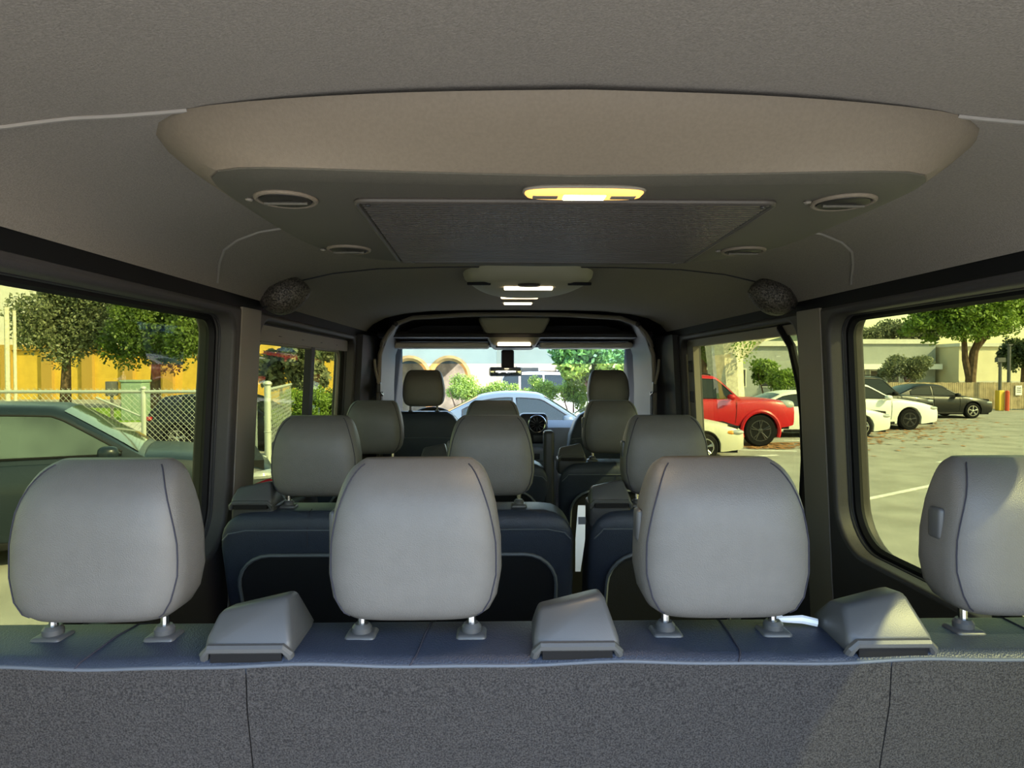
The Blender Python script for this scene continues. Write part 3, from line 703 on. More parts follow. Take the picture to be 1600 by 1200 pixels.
# ------------------------------------------------------------ trees, bushes
def leaves(clumps, n, size, seed, sx=1.0):
    rs = np.random.RandomState(seed); n = int(n*2.2); size *= .62
    w = np.array([r[0]*r[1]*r[2] for _, r in clumps])**.67; w /= w.sum()
    idx = rs.choice(len(clumps), n, p=w)
    cen = np.array([c for c, _ in clumps])[idx]; rad = np.array([r for _, r in clumps])[idx]
    d = rs.normal(size=(n, 3)); d /= np.linalg.norm(d, axis=1)[:, None]
    pos = cen + d*rad*(rs.uniform(.35, 1.05, (n, 1)))
    a = rs.normal(size=(n, 3)); a /= np.linalg.norm(a, axis=1)[:, None]
    b = np.cross(a, rs.normal(size=(n, 3))); b /= np.linalg.norm(b, axis=1)[:, None]
    s = size*rs.uniform(.6, 1.3, (n, 1)); a = a*s*sx; b = b*s*.55
    P = np.stack([pos-a, pos+b, pos+a, pos-b], 1).reshape(-1, 3)
    mb = MB(); mb.v = [tuple(p) for p in P]; mb.f = [(4*i, 4*i+1, 4*i+2, 4*i+3) for i in range(n)]
    return mb
def cloud(c, r, k, seed, sub=.45):
    rr = random.Random(seed); out = []
    for _ in range(k):
        d = Vector((rr.gauss(0, 1), rr.gauss(0, 1), rr.gauss(0, 1))).normalized()*rr.uniform(.3, .8)
        out.append(((c[0]+d.x*r[0], c[1]+d.y*r[1], c[2]+d.z*r[2]), tuple(q*sub*rr.uniform(.7, 1.2) for q in r)))
    return out
def tree(name, label, base, trunk, clumps, n, size, seed, leafm, barkm='bark', group=None, cat='tree'):
    """trunk: list of (path of offsets from base, radii)"""
    t = thing(name, label, cat, base, group=group)
    for i, (pth, rad) in enumerate(trunk): MB().tube(pth, rad, 9).build('trunk' if i == 0 else 'branch', barkm, t)
    leaves(clumps, n, size, seed).build('foliage', leafm, t, base, smooth=0, kind='stuff')
    return t
def bush(label, c, r, n, size, seed, leafm, group=None):
    base = Vector((c[0], c[1], 0))
    t = thing('shrub', label, 'shrub', base, group=group)
    h = c[2]-base.z
    for k in range(3): MB().tube([(0, 0, 0), ((k-1)*r[0]*.3, 0, h*.6), ((k-1)*r[0]*.6, (k-1)*.2, h*1.1)], [.04, .03, .01], 6).build('stem', 'bark', t)
    leaves(cloud(c, r, 14, seed), n, size, seed).build('foliage', leafm, t, base, smooth=0, kind='stuff')

# right: large tree behind the slat fence
D = 36
c = at(1518, 497, D); base = Vector((at(1514, 600, D).x, D, 0))
tree('pepper_tree', 'large green tree with forked trunk behind the slatted fence', base,
     [([(0, 0, 0), (.1, 0, 1.6), (.25, 0, 3.0), (.9, 0, 4.6), (1.4, 0, 6.2)], [.33, .26, .22, .15, .06]), ([(.05, 0, 1.4), (-.25, 0, 2.6), (-.35, 0, 4.2), (-.8, .2, 5.8)], [.2, .16, .12, .05]), ([(.25, 0, 3.0), (1.6, .4, 4.3), (2.6, .4, 5.6)], [.14, .1, .04])],
     cloud((c.x-.6, D, c.z+.6), (3.6, 2.6, 2.1), 26, 3, .36)+cloud((c.x+2.8, D, c.z+1.0), (2.2, 2, 1.9), 12, 4, .4)+cloud((c.x-2.3, D, c.z-.6), (1.6, 1.5, .9), 7, 5, .4), 15000, .17, 11, 'leaf_bright')
c = at(1415, 568, 34)
tree('olive_tree', 'small silvery olive tree in front of the grey building', (c.x, 34, 0), [([(0, 0, 0), (.05, 0, 1.2), (-.1, 0, 2.2)], [.12, .09, .05]), ([(.05, 0, 1.2), (.5, 0, 2.3)], [.07, .03])],
     cloud((c.x, 34, c.z), (1.55, 1.1, 1.0), 14, 7, .42)+cloud((c.x-1.1, 34, c.z-.55), (.7, .7, .5), 5, 8, .5), 5500, .10, 12, 'leaf_olive')
c = at(1600, 552, 40)
tree('dark_tree', 'dense dark tree at the far right behind the fence', (c.x, 40, 0), [([(0, 0, 0), (0, 0, 2.6)], [.2, .12])], cloud((c.x, 40, c.z), (1.5, 1.5, 1.5), 12, 9, .45), 4500, .15, 13, 'leaf_dark')
for i, (px, py, rx, rz, lb) in enumerate(((1335, 525, 3.0, 1.6, 'distant tree behind the grey building next to the lamp post'), (1395, 518, 2.6, 1.5, 'distant brownish tree above the grey building roof'), (1445, 512, 2.4, 1.8, 'distant tree between grey building and large green tree'))):
    c = at(px, py, 62); tree('far_tree', lb, (c.x, 62, 0), [([(0, 0, 0), (0, 0, c.z)], [.25, .1])], cloud((c.x, 62, c.z), (rx, 2, rz), 10, 20+i, .5), 2500, .22, 30+i, 'leaf_olive', group='distant trees')
c = at(1100, 550, 24); tree('green_tree', 'bright green tree at the left edge of the right sliding door window', (c.x, 24, 0), [([(0, 0, 0), (0, 0, 2.4)], [.16, .09])], cloud((c.x, 24, c.z+.2), (.85, .9, 1.2), 12, 41, .42), 4200, .11, 42, 'leaf_bright')
# pale area of unclear origin, built as a leaning trunk with leaves
D = 22
b0 = at(1138, 640, D); p1 = at(1132, 560, D); p2 = at(1128, 520, D); p3 = at(1125, 470, D); q1 = at(1165, 528, D); q2 = at(1225, 490, D); q3 = at(1290, 450, D)
o_ = Vector((b0.x, D, 0))
tree('pale_trunk_shape', 'leaning trunk shape standing in for a pale area behind the red truck', o_,
     [([(0, 0, 0), (b0-o_)[:], (p1-o_)[:], (p2-o_)[:], (p3-o_)[:]], [.62, .56, .60, .62, .5]), ([(p1-o_)[:], (q1-o_)[:], (q2-o_)[:], (q3-o_)[:]], [.5, .46, .34, .22])],
     [((at(1165, 535, D-1).x, D-.9, at(1165, 535, D).z), (.5, .3, .9)), ((at(1210, 505, D).x, D-.5, at(1210, 505, D).z), (.8, .4, .4)), ((p3.x, D, p3.z+2), (2.5, 2, 1))], 1500, .10, 43, 'leaf_bright', 'pale_bark')
bush('leafy green shrub between pale trunk shape and white sedan roof', at(1205, 590, 25), (1.0, .8, .75), 2600, .11, 44, 'leaf_bright')
# left: trees before the yellow wall
def lt(name, label, px, py, D, rx, rz, k, n, seed, m, size=.16):
    c = at(px, py, D); tree(name, label, (c.x, D, 0), [([(0, 0, 0), (.1, 0, c.z*.5), (0, 0, c.z)], [.28, .2, .08]), ([(.1, 0, c.z*.5), (rx*.5, 0, c.z)], [.14, .05]), ([(.1, 0, c.z*.5), (-rx*.5, 0, c.z)], [.14, .05])], cloud((c.x, D, c.z), (rx, 1.8, rz), k, seed, .4), n, size, seed, m)
lt('street_tree', 'broad leafy tree before the yellow wall at the far left', 100, 488, 34, 3.0, 2.6, 26, 11000, 51, 'leaf_olive')
lt('street_tree', 'dark leafy tree before the yellow wall behind the utility box', 240, 492, 32, 3.0, 3.0, 28, 12000, 52, 'leaf_mid')
lt('street_tree', 'leafy tree at the front edge of the left rear window', 312, 500, 30, 1.3, 2.2, 12, 5000, 53, 'leaf_mid')
lt('street_tree', 'tree seen through the left sliding window above the hedge', 470, 545, 20, 1.4, 1.3, 14, 5500, 54, 'leaf_olive')
bush('dense green hedge beyond the chain link fence corner', at(478, 640, 14.2), (.76, .5, .58), 7000, .045, 55, 'leaf_bright')
bush('dense green hedge bush between divider bar and fence corner', at(526, 645, 14.6), (.60, .5, .6), 5500, .045, 56, 'leaf_mid')
for i, px in enumerate((722, 780, 838, 896)):
    bush(['low hedge bush left of the car seen through the windscreen', 'low hedge bush under the rear view mirror', 'low hedge bush behind the parked car roof', 'low hedge bush beside the right front headrest'][i], at(px, 612+(i % 2)*3, 21), (.72, .5, .5), 3400, .055, 60+i, 'leaf_bright', 'hedge seen through the windscreen')
lt('street_tree', 'yellow green tree seen through the windscreen on the right', 935, 572, 19.6, 1.5, .9, 14, 5500, 66, 'leaf_bright')
lt('street_tree', 'tall tree behind the white vehicles above the right sun visor', 900, 548, 44, 4.5, 2.0, 16, 5000, 68, 'leaf_mid', .24)

# ------------------------------------------------------------ buildings
def window_part(parent, org, x0, x1, y, z0, z1):
    w = MB().box(x0, x1, y-.06, y+.1, z0, z1).build('window', 'pale_wall', parent, org, smooth=0)
    MB().box(x0+.08, x1-.08, y-.08, y-.05, z0+.08, z1-.08).build('pane', 'window_dark', w, org, smooth=0)
# yellow building on the left
D = 44; xl = at(-160, 560, D).x; xr = at(560, 560, D).x; zt = at(0, 547, D).z
yb = thing('yellow_building', 'long mustard yellow building behind the street on the left', 'building', ((xl+xr)/2, D, 0)); OY = ((xl+xr)/2, D, 0)
MB().box(xl, xr, D, D+10, 0, zt).build('wall', 'yellow_wall', yb, OY, smooth=0)
MB().box(xl, xr, D-.25, D+10.2, zt, zt+.35).build('cornice', 'yellow_dark', yb, OY, smooth=0)
MB().box(xl, xl+17, D+1.5, D+10, zt+.3, zt+5.5).build('upper_storey', 'pale_wall', yb, OY, smooth=0)
for k in range(11):
    x = xl+2+(xr-xl-4)*k/10; MB().box(x-.35, x+.35, D-.3, D+.05, 0, zt).build('pilaster', 'yellow_dark', yb, OY, smooth=0)
# yellow pillars seen through the sliding window
D = 24
p0 = at(432, 540, D); p1 = at(520, 620, D)
pv = thing('yellow_porch', 'yellow porch with square columns seen through the left sliding window', 'building', ((p0.x+p1.x)/2, D, 0)); OP = ((p0.x+p1.x)/2, D, 0)
zt = at(0, 552, D).z
MB().box(p0.x-1.2, p1.x-.1, D, D+3, zt, zt+.7).build('beam', 'yellow_wall', pv, OP, smooth=0)
for px in (425, 450, 512): x = at(px, 560, D).x; MB().box(x-.22, x+.22, D+.05, D+.5, 0, zt).build('column', 'yellow_wall', pv, OP, smooth=0)
MB().box(p0.x-1.2, p1.x-.1, D+3, D+3.2, 0, zt+1.6).build('wall', 'cream_wall', pv, OP, smooth=0)
# arcade building ahead
D = 27
x0 = at(560, 560, D).x; x1 = at(1070, 560, D).x
ar = thing('arcade_building', 'cream arcade building with stone trimmed arches seen through the windscreen', 'building', ((x0+x1)/2, D, 0)); OA = ((x0+x1)/2, D, 0)
def archpts(cx, hw, zs, n=14): return [(cx-hw, .05), (cx-hw, zs)]+[(cx-hw*math.cos(PI*k/n), zs+hw*math.sin(PI*k/n)) for k in range(1, n)]+[(cx+hw, zs), (cx+hw, .05)]
cs = [at(px, 580, D).x for px in (640, 702)]
arches = [archpts(c_, .74, 1.7) for c_ in cs]
panel([(x0, 0), (at(775, 0, D).x, 0), (at(775, 0, D).x, 4.2), (x0, 4.2)], arches, 0, .5, .01, lambda u, v, w: (u, D+w, v)).build('arcade_wall', 'arcade_wall', ar, OA)
for c_ in cs:
    pts = archpts(c_, .80, 1.7); MB().tube([(u, D-.02, v) for u, v in pts], .13, 6).build('arch_trim', 'orange_stone', ar, OA)
MB().box(x0, at(775, 0, D).x, D+2.4, D+2.6, 0, 4).build('back_wall', 'stone', ar, OA, smooth=0)
xm = at(775, 0, D).x
MB().box(xm, x1, D+4, D+9, 0, 3.4).build('side_wing', 'arcade_wall', ar, OA, smooth=0)
MB().hull([(x0-.3, D-.4, 4.2), (xm+.3, D-.4, 4.2), (x0-.3, D+6, 4.2), (xm+.3, D+6, 4.2), (x0-.3, D+2.8, 5.4), (xm+.3, D+2.8, 5.4)]).build('roof', 'tile_roof', ar, OA, smooth=0)
for k in range(4):
    x = xm+1+k*1.9; window_part(ar, OA, x, x+1.1, D+4, 1.0, 2.2)
# right buildings
D = 48
xa = at(1290, 540, D).x; xb = at(1462, 540, D).x; zt = at(1400, 530, D).z
gb = thing('grey_building', 'low grey building with pale lower band behind the parking lot', 'building', ((xa+xb)/2, D, 0)); OG = ((xa+xb)/2, D, 0)
MB().box(xa, xb, D, D+10, 0, zt).build('wall', 'grey_wall', gb, OG, smooth=0)
MB().box(xa-.1, xb+.1, D-.15, D+10, zt-.35, zt).build('fascia', 'pale_wall', gb, OG, smooth=0)
zl_ = at(1400, 572, D).z
MB().box(xa, xb, D-.8, D+.1, zl_-.25, zl_+.15).build('canopy', 'sign_white', gb, OG, smooth=0)
for k in range(5):
    x = xa+.8+(xb-xa-2)*k/5; window_part(gb, OG, x, x+1.0, D, .9, 2.0)
xr0 = at(1385, 0, D).x
MB().hull([(xr0-2.2, D+5, zt), (xr0+1.2, D+5, zt), (xr0-2.2, D+9, zt), (xr0+1.2, D+9, zt), (xr0-1.6, D+7, zt+1.0), (xr0+.4, D+7, zt+1.0)]).build('roof', 'tile_roof', gb, OG, smooth=0)
xc = at(1700, 540, D).x; zc = at(1500, 543, D).z
cb = thing('cream_building', 'cream yellow windowless building behind the large green tree', 'building', ((xb+xc)/2, D, 0)); OC = ((xb+xc)/2, D, 0)
MB().box(xb+.35, xc, D-2, D+9, 0, zc).build('wall', 'cream_wall', cb, OC, smooth=0)
MB().box(xb+.25, xc+.1, D-2.2, D+9, zc, zc+.25).build('parapet', 'pale_wall', cb, OC, smooth=0)
MB().box(xb+.35, xc, D-2.06, D-1.98, 0, 1.2).build('plinth', 'concrete', cb, OC, smooth=0)
# grey building seen through the sliding door window
D = 40; xa = at(1060, 540, D).x; xb2 = at(1275, 540, D).x
sb = thing('long_shed', 'long grey building behind the red truck and pale trunk shape', 'building', ((xa+xb2)/2, D, 0)); OH = ((xa+xb2)/2, D, 0)
MB().box(xa, xb2, D, D+8, 0, at(0, 540, D).z).build('wall', 'grey_wall', sb, OH, smooth=0)
MB().box(xa, xb2, D-.2, D+8.2, at(0, 540, D).z, at(0, 532, D).z).build('fascia', 'pale_wall', sb, OH, smooth=0)
for k in range(4): window_part(sb, OH, xa+1+k*2.1, xa+2.2+k*2.1, D, .9, 2.1)
# hills
mb = MB(); rh = random.Random(8); n = 40; hp = [6+5*math.sin(i*.5)+2.5*math.sin(i*1.3+1)+rh.random() for i in range(n+1)]
mb.loft([[(-170+340*i/n, 130+8*j, h*(.0, .8, 1.0, .1)[j]) for i, h in enumerate(hp)] for j in range(4)], closed=False)
hl_ = mb.build('hills', 'leaf_olive', kind='structure', smooth=60); tag(hl_, 'far hills on the horizon', 'hills')

# ------------------------------------------------------------ fences, poles, street furniture
D = 31.5
xa = at(1285, 600, D).x; xb = at(1700, 600, D).x; zt = at(1400, 598, D).z
wf = thing('slat_fence', 'tan slatted fence closing the far side of the parking lot', 'fence', ((xa+xb)/2, D, 0)); OF = ((xa+xb)/2, D, 0)
mb = MB(); k = 0; x = xa; rr = random.Random(2)
while x < xb:
    mb.box(x, x+.085, D+rr.random()*.012, D+.025+rr.random()*.012, .05, zt+rr.random()*.03); x += .098
mb.build('slats', 'wood_fence', wf, OF, smooth=0, kind='stuff')
for z in (.25, zt-.06): MB().box(xa, xb, D+.04, D+.09, z-.04, z+.04).build('rail', 'wood_fence', wf, OF, smooth=0)
x = xa
while x < xb: MB().tube([(x, D+.08, 0), (x, D+.08, zt+.05)], .035, 8).build('post', 'galvanised', wf, OF); x += 2.4
def post(label, name, px, y0, y1, D, r, m, cat, extra=None):
    a = at(px, y0, D); b = at(px, y1, D); t = thing(name, label, cat, (a.x, D, max(0, b.z)))
    MB().tube([(0, 0, 0), (0, 0, a.z-max(0, b.z))], r, 8).build('shaft', m, t); return t, a.z-max(0, b.z)
t, h = post('slim dark lamp post in front of the grey building', 'lamp_post', 1334, 518, 665, 33, .06, 'pole', 'post')
MB().box(-.5, .1, -.1, .1, h, h+.1).build('lamp_head', 'pole', t, smooth=0)
t, h = post('dark pole with a yellow base at the slatted fence', 'utility_pole', 1563, 562, 680, 31, .07, 'pole', 'pole')
MB().rbox(-.14, .14, -.14, .14, 0, 1.0, .03).build('yellow_base', 'safety_yellow', t)
MB().box(-.2, .2, -.1, .1, h-.12, h+.1).build('lamp_head', 'pole', t, smooth=0)
t, h = post('tall thin pole in front of the far right tree', 'utility_pole', 1577, 540, 680, 33, .08, 'pole', 'pole')
MB().box(-.1, .1, -.1, .1, h, h+.08).build('cap', 'pole', t, smooth=0)
t, h = post('red bollard standing at the fence near the notice sign', 'bollard', 1574, 612, 680, 30.8, .09, 'cone_red', 'bollard')
MB().ell((0, 0, h), (.09, .09, .06)).build('cap', 'cone_red', t)
c = at(1592, 610, 31.45)
t = thing('notice_sign', 'small white notice sign fixed to the slatted fence', 'sign', c)
MB().box(-.16, .16, 0, .03, -.24, .24).build('board', 'sign_white', t, smooth=0)
for k in range(3): MB().box(-.11, .11, -.003, 0, .10-.1*k, .14-.1*k).build('print_line', 'pole', t, smooth=0)
c = at(1445, 604, 31.45); t = thing('notice_sign', 'white notice sign on the fence behind the black sedan', 'sign', c)
MB().box(-.2, .2, 0, .03, -.14, .14).build('board', 'sign_white', t, smooth=0)
for k in range(2): MB().box(-.14, .14, -.003, 0, .03-.1*k, .07-.1*k).build('print_line', 'pole', t, smooth=0)
c = at(1250, 606, 31.4)

# verge beyond the chain link fence
o = MB().box(-60, -2.5, 20.2, 23.6, .0, .09).build('sidewalk', 'concrete', smooth=0, kind='structure'); tag(o, 'pale concrete sidewalk beyond the chain link fence', 'sidewalk')
o = MB().box(-60, -2.5, 23.7, 33, .0, .08).build('grass_verge', 'grass', smooth=0, kind='structure'); tag(o, 'bright green grass verge before the yellow building', 'grass')
o = MB().box(-60, -2.5, 19.9, 20.19, .0, .13).build('kerb', 'concrete', smooth=0, kind='structure'); tag(o, 'concrete kerb of the sidewalk', 'kerb')

# chain link fence
D = 9.6
xa = -9.2; xb = at(396, 610, D).x; zt = at(200, 612, D).z
cf = thing('chain_link_fence', 'galvanised chain link fence behind the dark car on the left', 'fence', ((xa+xb)/2, D, 0)); OCF = ((xa+xb)/2, D, 0)
def chain(x0, x1, y0, y1, z0, z1, step=.084, r=.0029):
    """diagonal wires between two plan points"""
    L = math.hypot(x1-x0, y1-y0); H = z1-z0; mb = MB(); n = int((L+H)/step)
    for k in range(n+1):
        s = k*step
        for sg in (1, -1):
            a = max(0, s-H); b = min(L, s)
            if b-a < .02: continue
            pa = (a, s-a); pb = (b, s-b)
            pts = []
            for (u, v), off in ((pa, 0), (pb, 0)):
                if sg < 0: u = L-u
                pts.append((x0+(x1-x0)*u/L, y0+(y1-y0)*u/L+sg*.002, z0+v))
            mb.tube(pts, r, 3, cap=False)
    return mb
chain(xa, xb, D, D, .05, zt+.05).build('wire_mesh', 'galvanised', cf, OCF, smooth=0, kind='stuff')
MB().tube([(xa, D, zt), (xb, D, zt)], .024, 8).build('top_rail', 'galvanised', cf, OCF)
MB().tube([(xa, D, .08), (xb, D, .08)], .012, 6).build('bottom_wire', 'galvanised', cf, OCF)
for px in (-120, 224, 398):
    x = at(px, 610, D).x
    MB().tube([(x, D, 0), (x, D, zt+.04)], .034, 10).build('post', 'galvanised', cf, OCF)
    MB().ell((x, D, zt+.05), (.045, .045, .035), 10, 6).build('post_cap', 'galvanised', cf, OCF)
pb_ = at(300, 690, D); pa_ = at(228, 628, D)
MB().tube([at(150, 621, D)[:], at(219, 650, D)[:]], .014, 6).build('brace', 'galvanised', cf, OCF)
xg = at(418, 605, 9.4).x; xh = at(455, 605, 13).x
cg = thing('chain_link_fence', 'second chain link fence run with a thick corner post left of the hedge', 'fence', (xg, 9.4, 0)); OCG = (xg, 9.4, 0)
zt2 = at(418, 606, 9.4).z
chain(xg, xh, 9.4, 13, .05, zt2, .14).build('wire_mesh', 'galvanised', cg, OCG, smooth=0, kind='stuff')
MB().tube([(xg, 9.4, 0), (xg, 9.4, zt2+.05)], .048, 12).build('post', 'galvanised', cg, OCG)
MB().ell((xg, 9.4, zt2+.06), (.065, .065, .045), 12, 6).build('post_cap', 'galvanised', cg, OCG)
MB().tube([(xg, 9.4, zt2-.03), (xh, 13, zt2-.03)], .02, 8).build('top_rail', 'galvanised', cg, OCG)
for z in (.5, 1.1): MB().tube([(xg+.05*math.cos(2*PI*k/12), 9.4+.05*math.sin(2*PI*k/12), z) for k in range(12)], .008, 5, closed=True).build('band', 'galvanised', cg, OCG)
# utility boxes
D = 24.5
a = at(188, 600, D); b = at(222, 645, D)
t = thing('utility_cabinet', 'pale green utility cabinet standing on the grass', 'cabinet', ((a.x+b.x)/2, D, .07)); w = (b.x-a.x)/2
MB().rbox(-w, w, 0, .6, 0, a.z, .03).build('body', 'utility_green', t); MB().rbox(-w-.04, w+.04, -.04, .64, a.z, a.z+.08, .02).build('lid', 'utility_green', t)
for s in (-1, 1): MB().box(s*w*.5-w*.4, s*w*.5+w*.4, -.012, 0, .15, a.z-.12).build('door', 'utility_green', t, smooth=0)
a = at(164, 599, D-.3); b = at(183, 645, D)
t = thing('meter_box', 'small black meter box beside the green utility cabinet', 'box', ((a.x+b.x)/2, D-.3, .07)); w = (b.x-a.x)/2
MB().rbox(-w, w, 0, .4, a.z-.55, a.z, .02).build('box', 'pole', t); MB().tube([(0, .2, 0), (0, .2, a.z-.5)], .06, 8).build('stand', 'pole', t)
t, h = post('pair of tall thin pipes before the yellow wall at far left', 'pipe', 10, 480, 660, 30, .10, 'pale_bark', 'pipe')
MB().tube([(.35, 0, 0), (.35, 0, h*.97)], .07, 8).build('second_pipe', 'pale_bark', t)

# ------------------------------------------------------------ cars
mat('tyre', (.010, .010, .011), .9, spec=.1)
mat('rim', (.45, .45, .46), .3, .9)
mat('rim_dark', (.05, .05, .055), .35, .7)
mat('car_glass', (.012, .017, .017), .05, spec=.3)
mat('car_glass_pale', (.060, .080, .072), .05, spec=.5, var=.4, vscale=1.6)
mat('car_black', (.008, .008, .009), .6, spec=.2)
mat('lamp_glass', (.35, .36, .36), .08, coat=1.0)
mat('tail_red', (.45, .01, .01), .2, coat=.5)
mat('amber', (.75, .28, .03), .3)
for nm, col in (('paint_slate', (.010, .017, .026)), ('paint_black', (.007, .008, .010)), ('paint_red', (.40, .006, .012)), ('paint_white', (.74, .75, .74)), ('paint_beige', (.56, .53, .42)), ('paint_silver', (.055, .075, .090)), ('paint_green', (.014, .018, .017)), ('paint_pearl', (.68, .68, .64))):
    mat(nm, col, .35, 0, coat=.08, spec=.3)

def car(label, loc, rz, paint, kind='sedan', L=4.75, W=1.84, H=1.45, sc=1.0, wheel_r=.33, rimm='rim', glassm='car_glass', detail=True, amber=False, flare=False, group='parked cars'):
    t = thing('car', label, 'car', loc, rz, group); t.scale = (sc, sc, sc)
    suv = kind == 'suv'; truck = kind == 'truck'
    sill = .20 if not (suv or truck) else (.30 if suv else .48)
    belt = H*.655 if not suv else H*.60
    if truck: belt = H*.66
    xf, xrw = L*.305, -L*.295; ra = wheel_r+.055
    cowl = L*.215 if kind != 'truck' else L*.20            # windscreen foot
    tail = -L*.36 if kind == 'sedan' else -L*.47           # rear glass foot
    r_f = L*.055 if kind == 'sedan' else L*(.045 if kind == 'crossover' else .075); r_r = -L*.19 if kind == 'sedan' else -L*.42
    nose = H*.50 if not truck else H*.60
    def topz(x):
        if x > cowl: k = (x-cowl)/(L/2-cowl); return belt+.01-(belt-nose)*(k**(1.7 if not truck else 3.5))
        if x < tail: k = (tail-x)/(L/2+tail); return belt+(.05 if kind == 'sedan' else 0)-.16*k**2
        return belt + (.05*max(0, (cowl-x)/(cowl-tail))**1.5 if kind == 'sedan' else 0)
    def halfw(x):
        k = abs(x)/(L/2); return W/2*(1-.13*max(0, (k-.66)/.34)**2.2)
    def bot(x):
        b = sill + (.06*max(0, (abs(x)/(L/2)-.8)/.2))
        for xw in (xf, xrw):
            d = abs(x-xw)
            if d < ra: b = max(b, wheel_r+math.sqrt(max(0, ra*ra-d*d))*1.02)
        return b
    xs_ = sorted(set([-L/2+L*i/56 for i in range(57)]+[xw+s*ra*q for xw in (xf, xrw) for s in (-1, 1) for q in (1.001, .97, .85, .6)]))
    rings = []
    for x in xs_:
        e = 1-max(0, (abs(x)/(L/2)-.95)/.05)**2*.10
        w = halfw(x); tz = topz(x); b = bot(x); zc = (tz+sill)/2+.02
        def zq(z): return zc+(z-zc)*e
        m1 = max(b+.01, sill+(tz-sill)*.30); m2 = max(b+.02, sill+(tz-sill)*.62); m3 = max(b+.03, tz-.10)
        hp = [(w*.955, zq(b)), (w*.992, zq(m1)), (w, zq(m2)), (w*.975, zq(m3)), (w*.93, zq(tz-.035)), (w*.84, zq(tz-.005)), (w*.45, zq(tz+.018))]
        ring = [(x, y, z) for y, z in hp]+[(x, 0, zq(tz+.024))]+[(x, -y, z) for y, z in hp[::-1]]
        rings.append(ring)
    body = MB().loft(rings, closed=True).build('body', paint, t, smooth=28)
    MB().box(-L/2+.12, L/2-.12, -W/2+.16, W/2-.16, sill-.03, belt-.12).build('underbody', 'car_black', t, smooth=0)
    # cabin
    roof = H; wb = W/2*.915; wr = W/2*(.69 if not suv and not truck else .75)
    def rz_(x):
        base = topz(x)-.02
        if x > r_f: k = (cowl+.02-x)/(cowl+.02-r_f); k = max(0, min(1, k)); return base+(roof-.035-base)*(k**.92)
        if x < r_r: k = (x-tail+.02)/(r_r-tail+.02); k = max(0, min(1, k)); return base+(roof-.07-base)*(k**.85)
        m = (r_f+r_r)/2; h = (r_f-r_r)/2; q = (x-m)/h; return roof-(.035*q*q if q > 0 else .07*q*q)
    def wt(x, z): k = (z-belt)/(roof-belt); k = max(0, min(1, k)); return wb+(wr-wb)*k**1.15
    rings = []
    cx_ = [tail-.02+(cowl+.04-tail)*i/30 for i in range(31)]
    for x in cx_:
        r = max(rz_(x), topz(x)-.02+.004); b = topz(x)-.03; hp = []
        for k in (0, .35, .7, .9): z = b+(r-b)*k; hp.append((wt(x, z), z))
        hp.append((wt(x, r)*.93, r)); hp.append((wt(x, r)*.6, r+.025*min(1, (r-b)/.3)))
        rings.append([(x, y, z) for y, z in hp]+[(x, 0, r+.034*min(1, (r-b)/.3))]+[(x, -y, z) for y, z in hp[::-1]])
    MB().loft(rings).build('cabin', paint, t, smooth=40)
    # glass
    def sidepane(x0, x1, part='side_window'):
        xs2 = [x0+(x1-x0)*i/12 for i in range(13)]
        for s in (-1, 1):
            lo = [(x, topz(x)+.035) for x in xs2]; hi = [(x, max(topz(x)+.045, rz_(x)-.075)) for x in xs2]
            mb = MB(); mb.loft([[(x, s*(wt(x, z)+.006), z) for x, z in (lo[i], (xs2[i], (lo[i][1]+hi[i][1])/2), hi[i])] for i in range(13)], closed=False)
            o = mb.build(part, glassm, t, smooth=60)
            rim = lo+hi[::-1]
            MB().tube([(x, s*(wt(x, z)+.007), z) for x, z in rim], .011, 5, closed=True).build('frame', 'car_black', o)
    if True:
        m = (cowl+tail)/2+.10
        sidepane(m+.04, cowl-.20); sidepane(tail+(.50 if kind == 'sedan' else .85), m-.04)
        if suv or truck: sidepane(tail+.18, tail+.75, 'quarter_window')
    def endpane(xa, xb, part):
        mb = MB(); rows = []
        for i in range(7):
            x = xa+(xb-xa)*i/6; z = rz_(x)+.006; d = (.012 if xa > 0 else -.012); w = wt(x, z)*.90
            rows.append([(x+d, w*q, z+(.034*(1-q*q))*.8) for q in (-1, -.66, -.33, 0, .33, .66, 1)])
        mb.loft(rows, closed=False).build(part, glassm, t, smooth=60)
    endpane(cowl-.06, r_f+.05, 'windscreen'); endpane(tail+.06, r_r-.04, 'rear_window')
    # wheels
    for xw in (xf, xrw):
        for s in (-1, 1):
            yo = s*(W/2-.115)
            pr = [(wheel_r*.62, -.11), (wheel_r*.9, -.115), (wheel_r*.985, -.09), (wheel_r, -.04), (wheel_r, .04), (wheel_r*.985, .09), (wheel_r*.9, .115), (wheel_r*.62, .11)]
            w = MB().lathe(pr, (0, 0, 0), 'y', 28).build('wheel', 'tyre', t); w.location = (xw, yo, wheel_r)
            rm_ = MB(); rm_.lathe([(wheel_r*.66, s*.085), (wheel_r*.66, s*.112), (wheel_r*.60, s*.112), (wheel_r*.56, s*.06)], (0, 0, 0), 'y', 28)
            for k in range(5 if detail else 5):
                a = 2*PI*k/5+.3
                for da in (-.12, .12):
                    rm_.tube([(wheel_r*.1*math.cos(a), s*.10, wheel_r*.1*math.sin(a)), (wheel_r*.62*math.cos(a+da), s*.108, wheel_r*.62*math.sin(a+da))], wheel_r*.05, 5)
            rm_.lathe([(wheel_r*.16, s*.07), (wheel_r*.16, s*.115), (wheel_r*.08, s*.122)], (0, 0, 0), 'y', 12)
            rm_.build('rim', rimm, w)
            if flare:
                MB().tube([(xw+(ra+.02)*math.cos(a), s*(W/2-.005), wheel_r+(ra+.02)*math.sin(a)*1.02) for a in [R(-20+220*k/16) for k in range(17)]], .05, 6).build('wheel_arch', paint, t)
